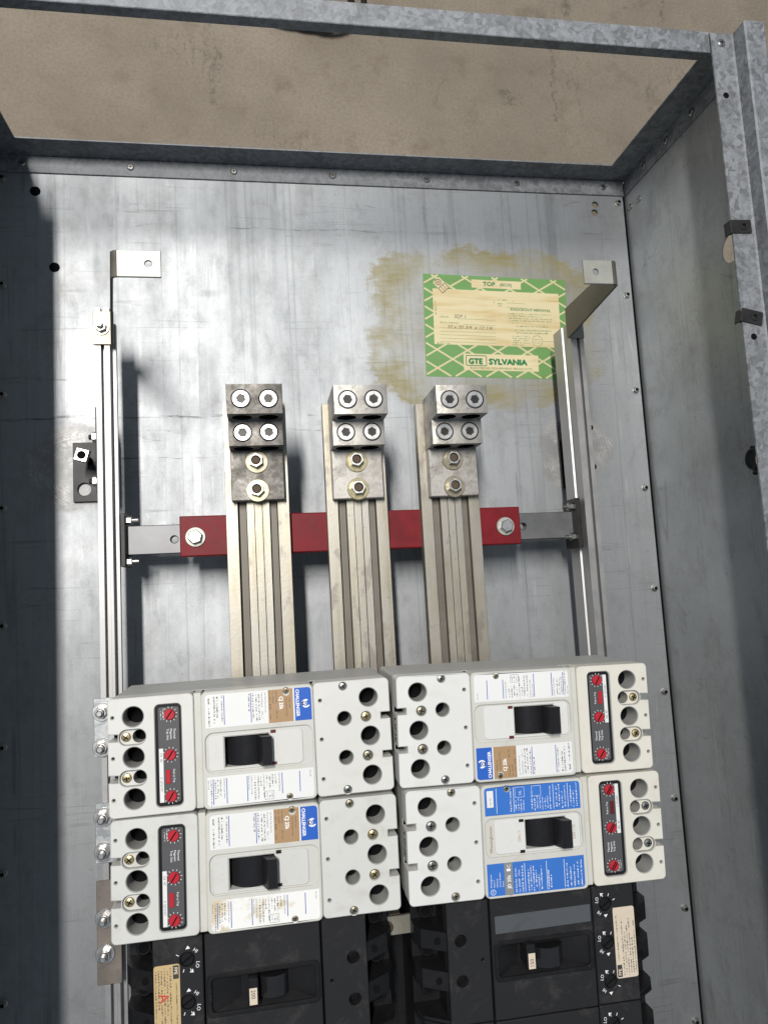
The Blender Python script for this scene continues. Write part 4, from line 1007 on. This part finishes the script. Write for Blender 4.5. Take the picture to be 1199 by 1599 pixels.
    for v in (-38.5, -75): link('screw', CROSS['black'], lc, (kx(198.6), ky(v), 86))
    # terminal barriers: stepped teeth with wells between them
    for end in (0, 1):
        ux = (lambda d: kx(20 - d)) if end == 0 else (lambda d: kx(211.6 + d))
        g = Geo()
        a, b = sorted((ux(0), ux(27))); g.box(a, b, ky(-KW + .5), ky(-.5), 0, 52, .5)
        g.build('terminal_base', 'black_plastic', B)
        for vc in (-1.5, -37.5, -73.5, -108.5):
            hw = 8.5 if -90 < vc < -10 else 1.4
            g = Geo()
            v = []
            for yy in (ky(vc) - hw, ky(vc) + hw):
                for d, z in ((0, 30), (27, 30), (27, 66), (22, 76), (0, 90)): v.append((ux(d), yy, z))
            f = [(0, 1, 2, 3, 4), (9, 8, 7, 6, 5)] + [(i, (i + 1) % 5, (i + 1) % 5 + 5, i + 5) for i in range(5)]
            g.add(v, f)
            if hw > 2: 
                an = [(ux(8) + 3.2 * math.cos(q * .52), ky(vc) + 3.2 * math.sin(q * .52)) for q in range(12)]
                g.plate(an, [], 86.3, 86.9, 0, m=1)
            g.build('terminal_barrier', ['black_plastic', 'black_gap'], B, smooth=False)
        for vc in (-19.5, -55.5, -91.5):
            g = Geo(); g.lathe(0, 0, [(7.5, 52), (7.5, 60), (6, 62)], 20); g.lathe(0, 0, [(5.2, 61.9), (5, 62.2)], 18, 1)
            g.build('terminal_screw', ['black_plastic', 'black_gap'], B, (ux(13), ky(vc), 0))
    return B
black_breaker(319, -924, 0, 'black breaker with yellowed paper label and 200 amp toggle tag', '200', 'A')
black_breaker(579, -928, 179.2, 'black breaker with cream paper label and 150 amp toggle tag', '150', 'B', 133., 97., 126.)
black_breaker(577.6, -1039, 179.2, 'black breaker partly seen beyond the 150 amp breaker', '150', 'C', 133., 97., 126.)

# centre connector strap seen between the two columns of breakers
st = thing('connector_strap', 'mottled silver connector strap in the dark gap between black breakers', 'strap', (447, -905, 112)); o = neg(st)
g = Geo(); g.box(425, 466, -914, -896, 196, 200, .5); g.box(440, 452, -914, -896, 112.5, 196.2, .5); g.build('strap_plate', 'tinned_bar', st, o)
g = Geo(); g.lathe(0, 0, [(5, 0), (5, 3), (4, 3.6)], 18); g.build('bolt', 'rusty_thread', st, (438 + o[0], -905 + o[1], 200 + o[2]))
# dark mounting base under the breakers
mb = thing('breaker_base', 'black insulating base carrying the breakers over the bus bars', 'breaker base', (444, -900, 112)); o = neg(mb)
for y0, y1 in ((-1095, -880), (-876, -668)):
    g = Geo(); g.box(222, 668, y0, y1, 112.6, 149.6, 1.5); g.build('base_block', 'black_plastic', mb, o)

# ------------------------------------------------------------------ black cable lying on the floor past the open end
def tube(name, pts, r, mat, parent, seg=8):
    g = Geo(); n = len(pts); v = []; f = []
    for i, p in enumerate(pts):
        a = Vector(pts[max(i - 1, 0)]); b = Vector(pts[min(i + 1, n - 1)]); d = (b - a).normalized(); s1 = d.cross(Vector((0, 0, 1))).normalized(); s2 = s1.cross(d)
        for k in range(seg):
            q = 2 * math.pi * k / seg; w = Vector(p) + s1 * r * math.cos(q) + s2 * r * math.sin(q); v.append(tuple(w))
    for i in range(n - 1):
        for k in range(seg):
            j = (k + 1) % seg; f.append((i * seg + k, i * seg + j, (i + 1) * seg + j, (i + 1) * seg + k))
    f += [tuple(range(seg))[::-1], tuple(range((n - 1) * seg, n * seg))]
    g.add(v, f); return g.build(name, mat, parent, ang=50)
ca = at(490, 60, 0); cbl = thing('coiled_cable', 'coil of black cable on the floor behind the end frame', 'cable', (ca[0] - 10, ca[1] + 24, -4))
pts = []
for k in range(90):
    a = k / 89 * 2 * math.pi * 3.2; rx = 44 + 7 * math.sin(a * .63) + k * .12; cxk = -40 + k * .9
    pts.append((cxk + rx * math.cos(a), 30 + (36 + k * .1) * math.sin(a), 5 + 7 * (k / 89) + 3 * math.sin(a * 1.7) ** 2))
tube('cable', pts, 4.2, 'black_plastic', cbl)
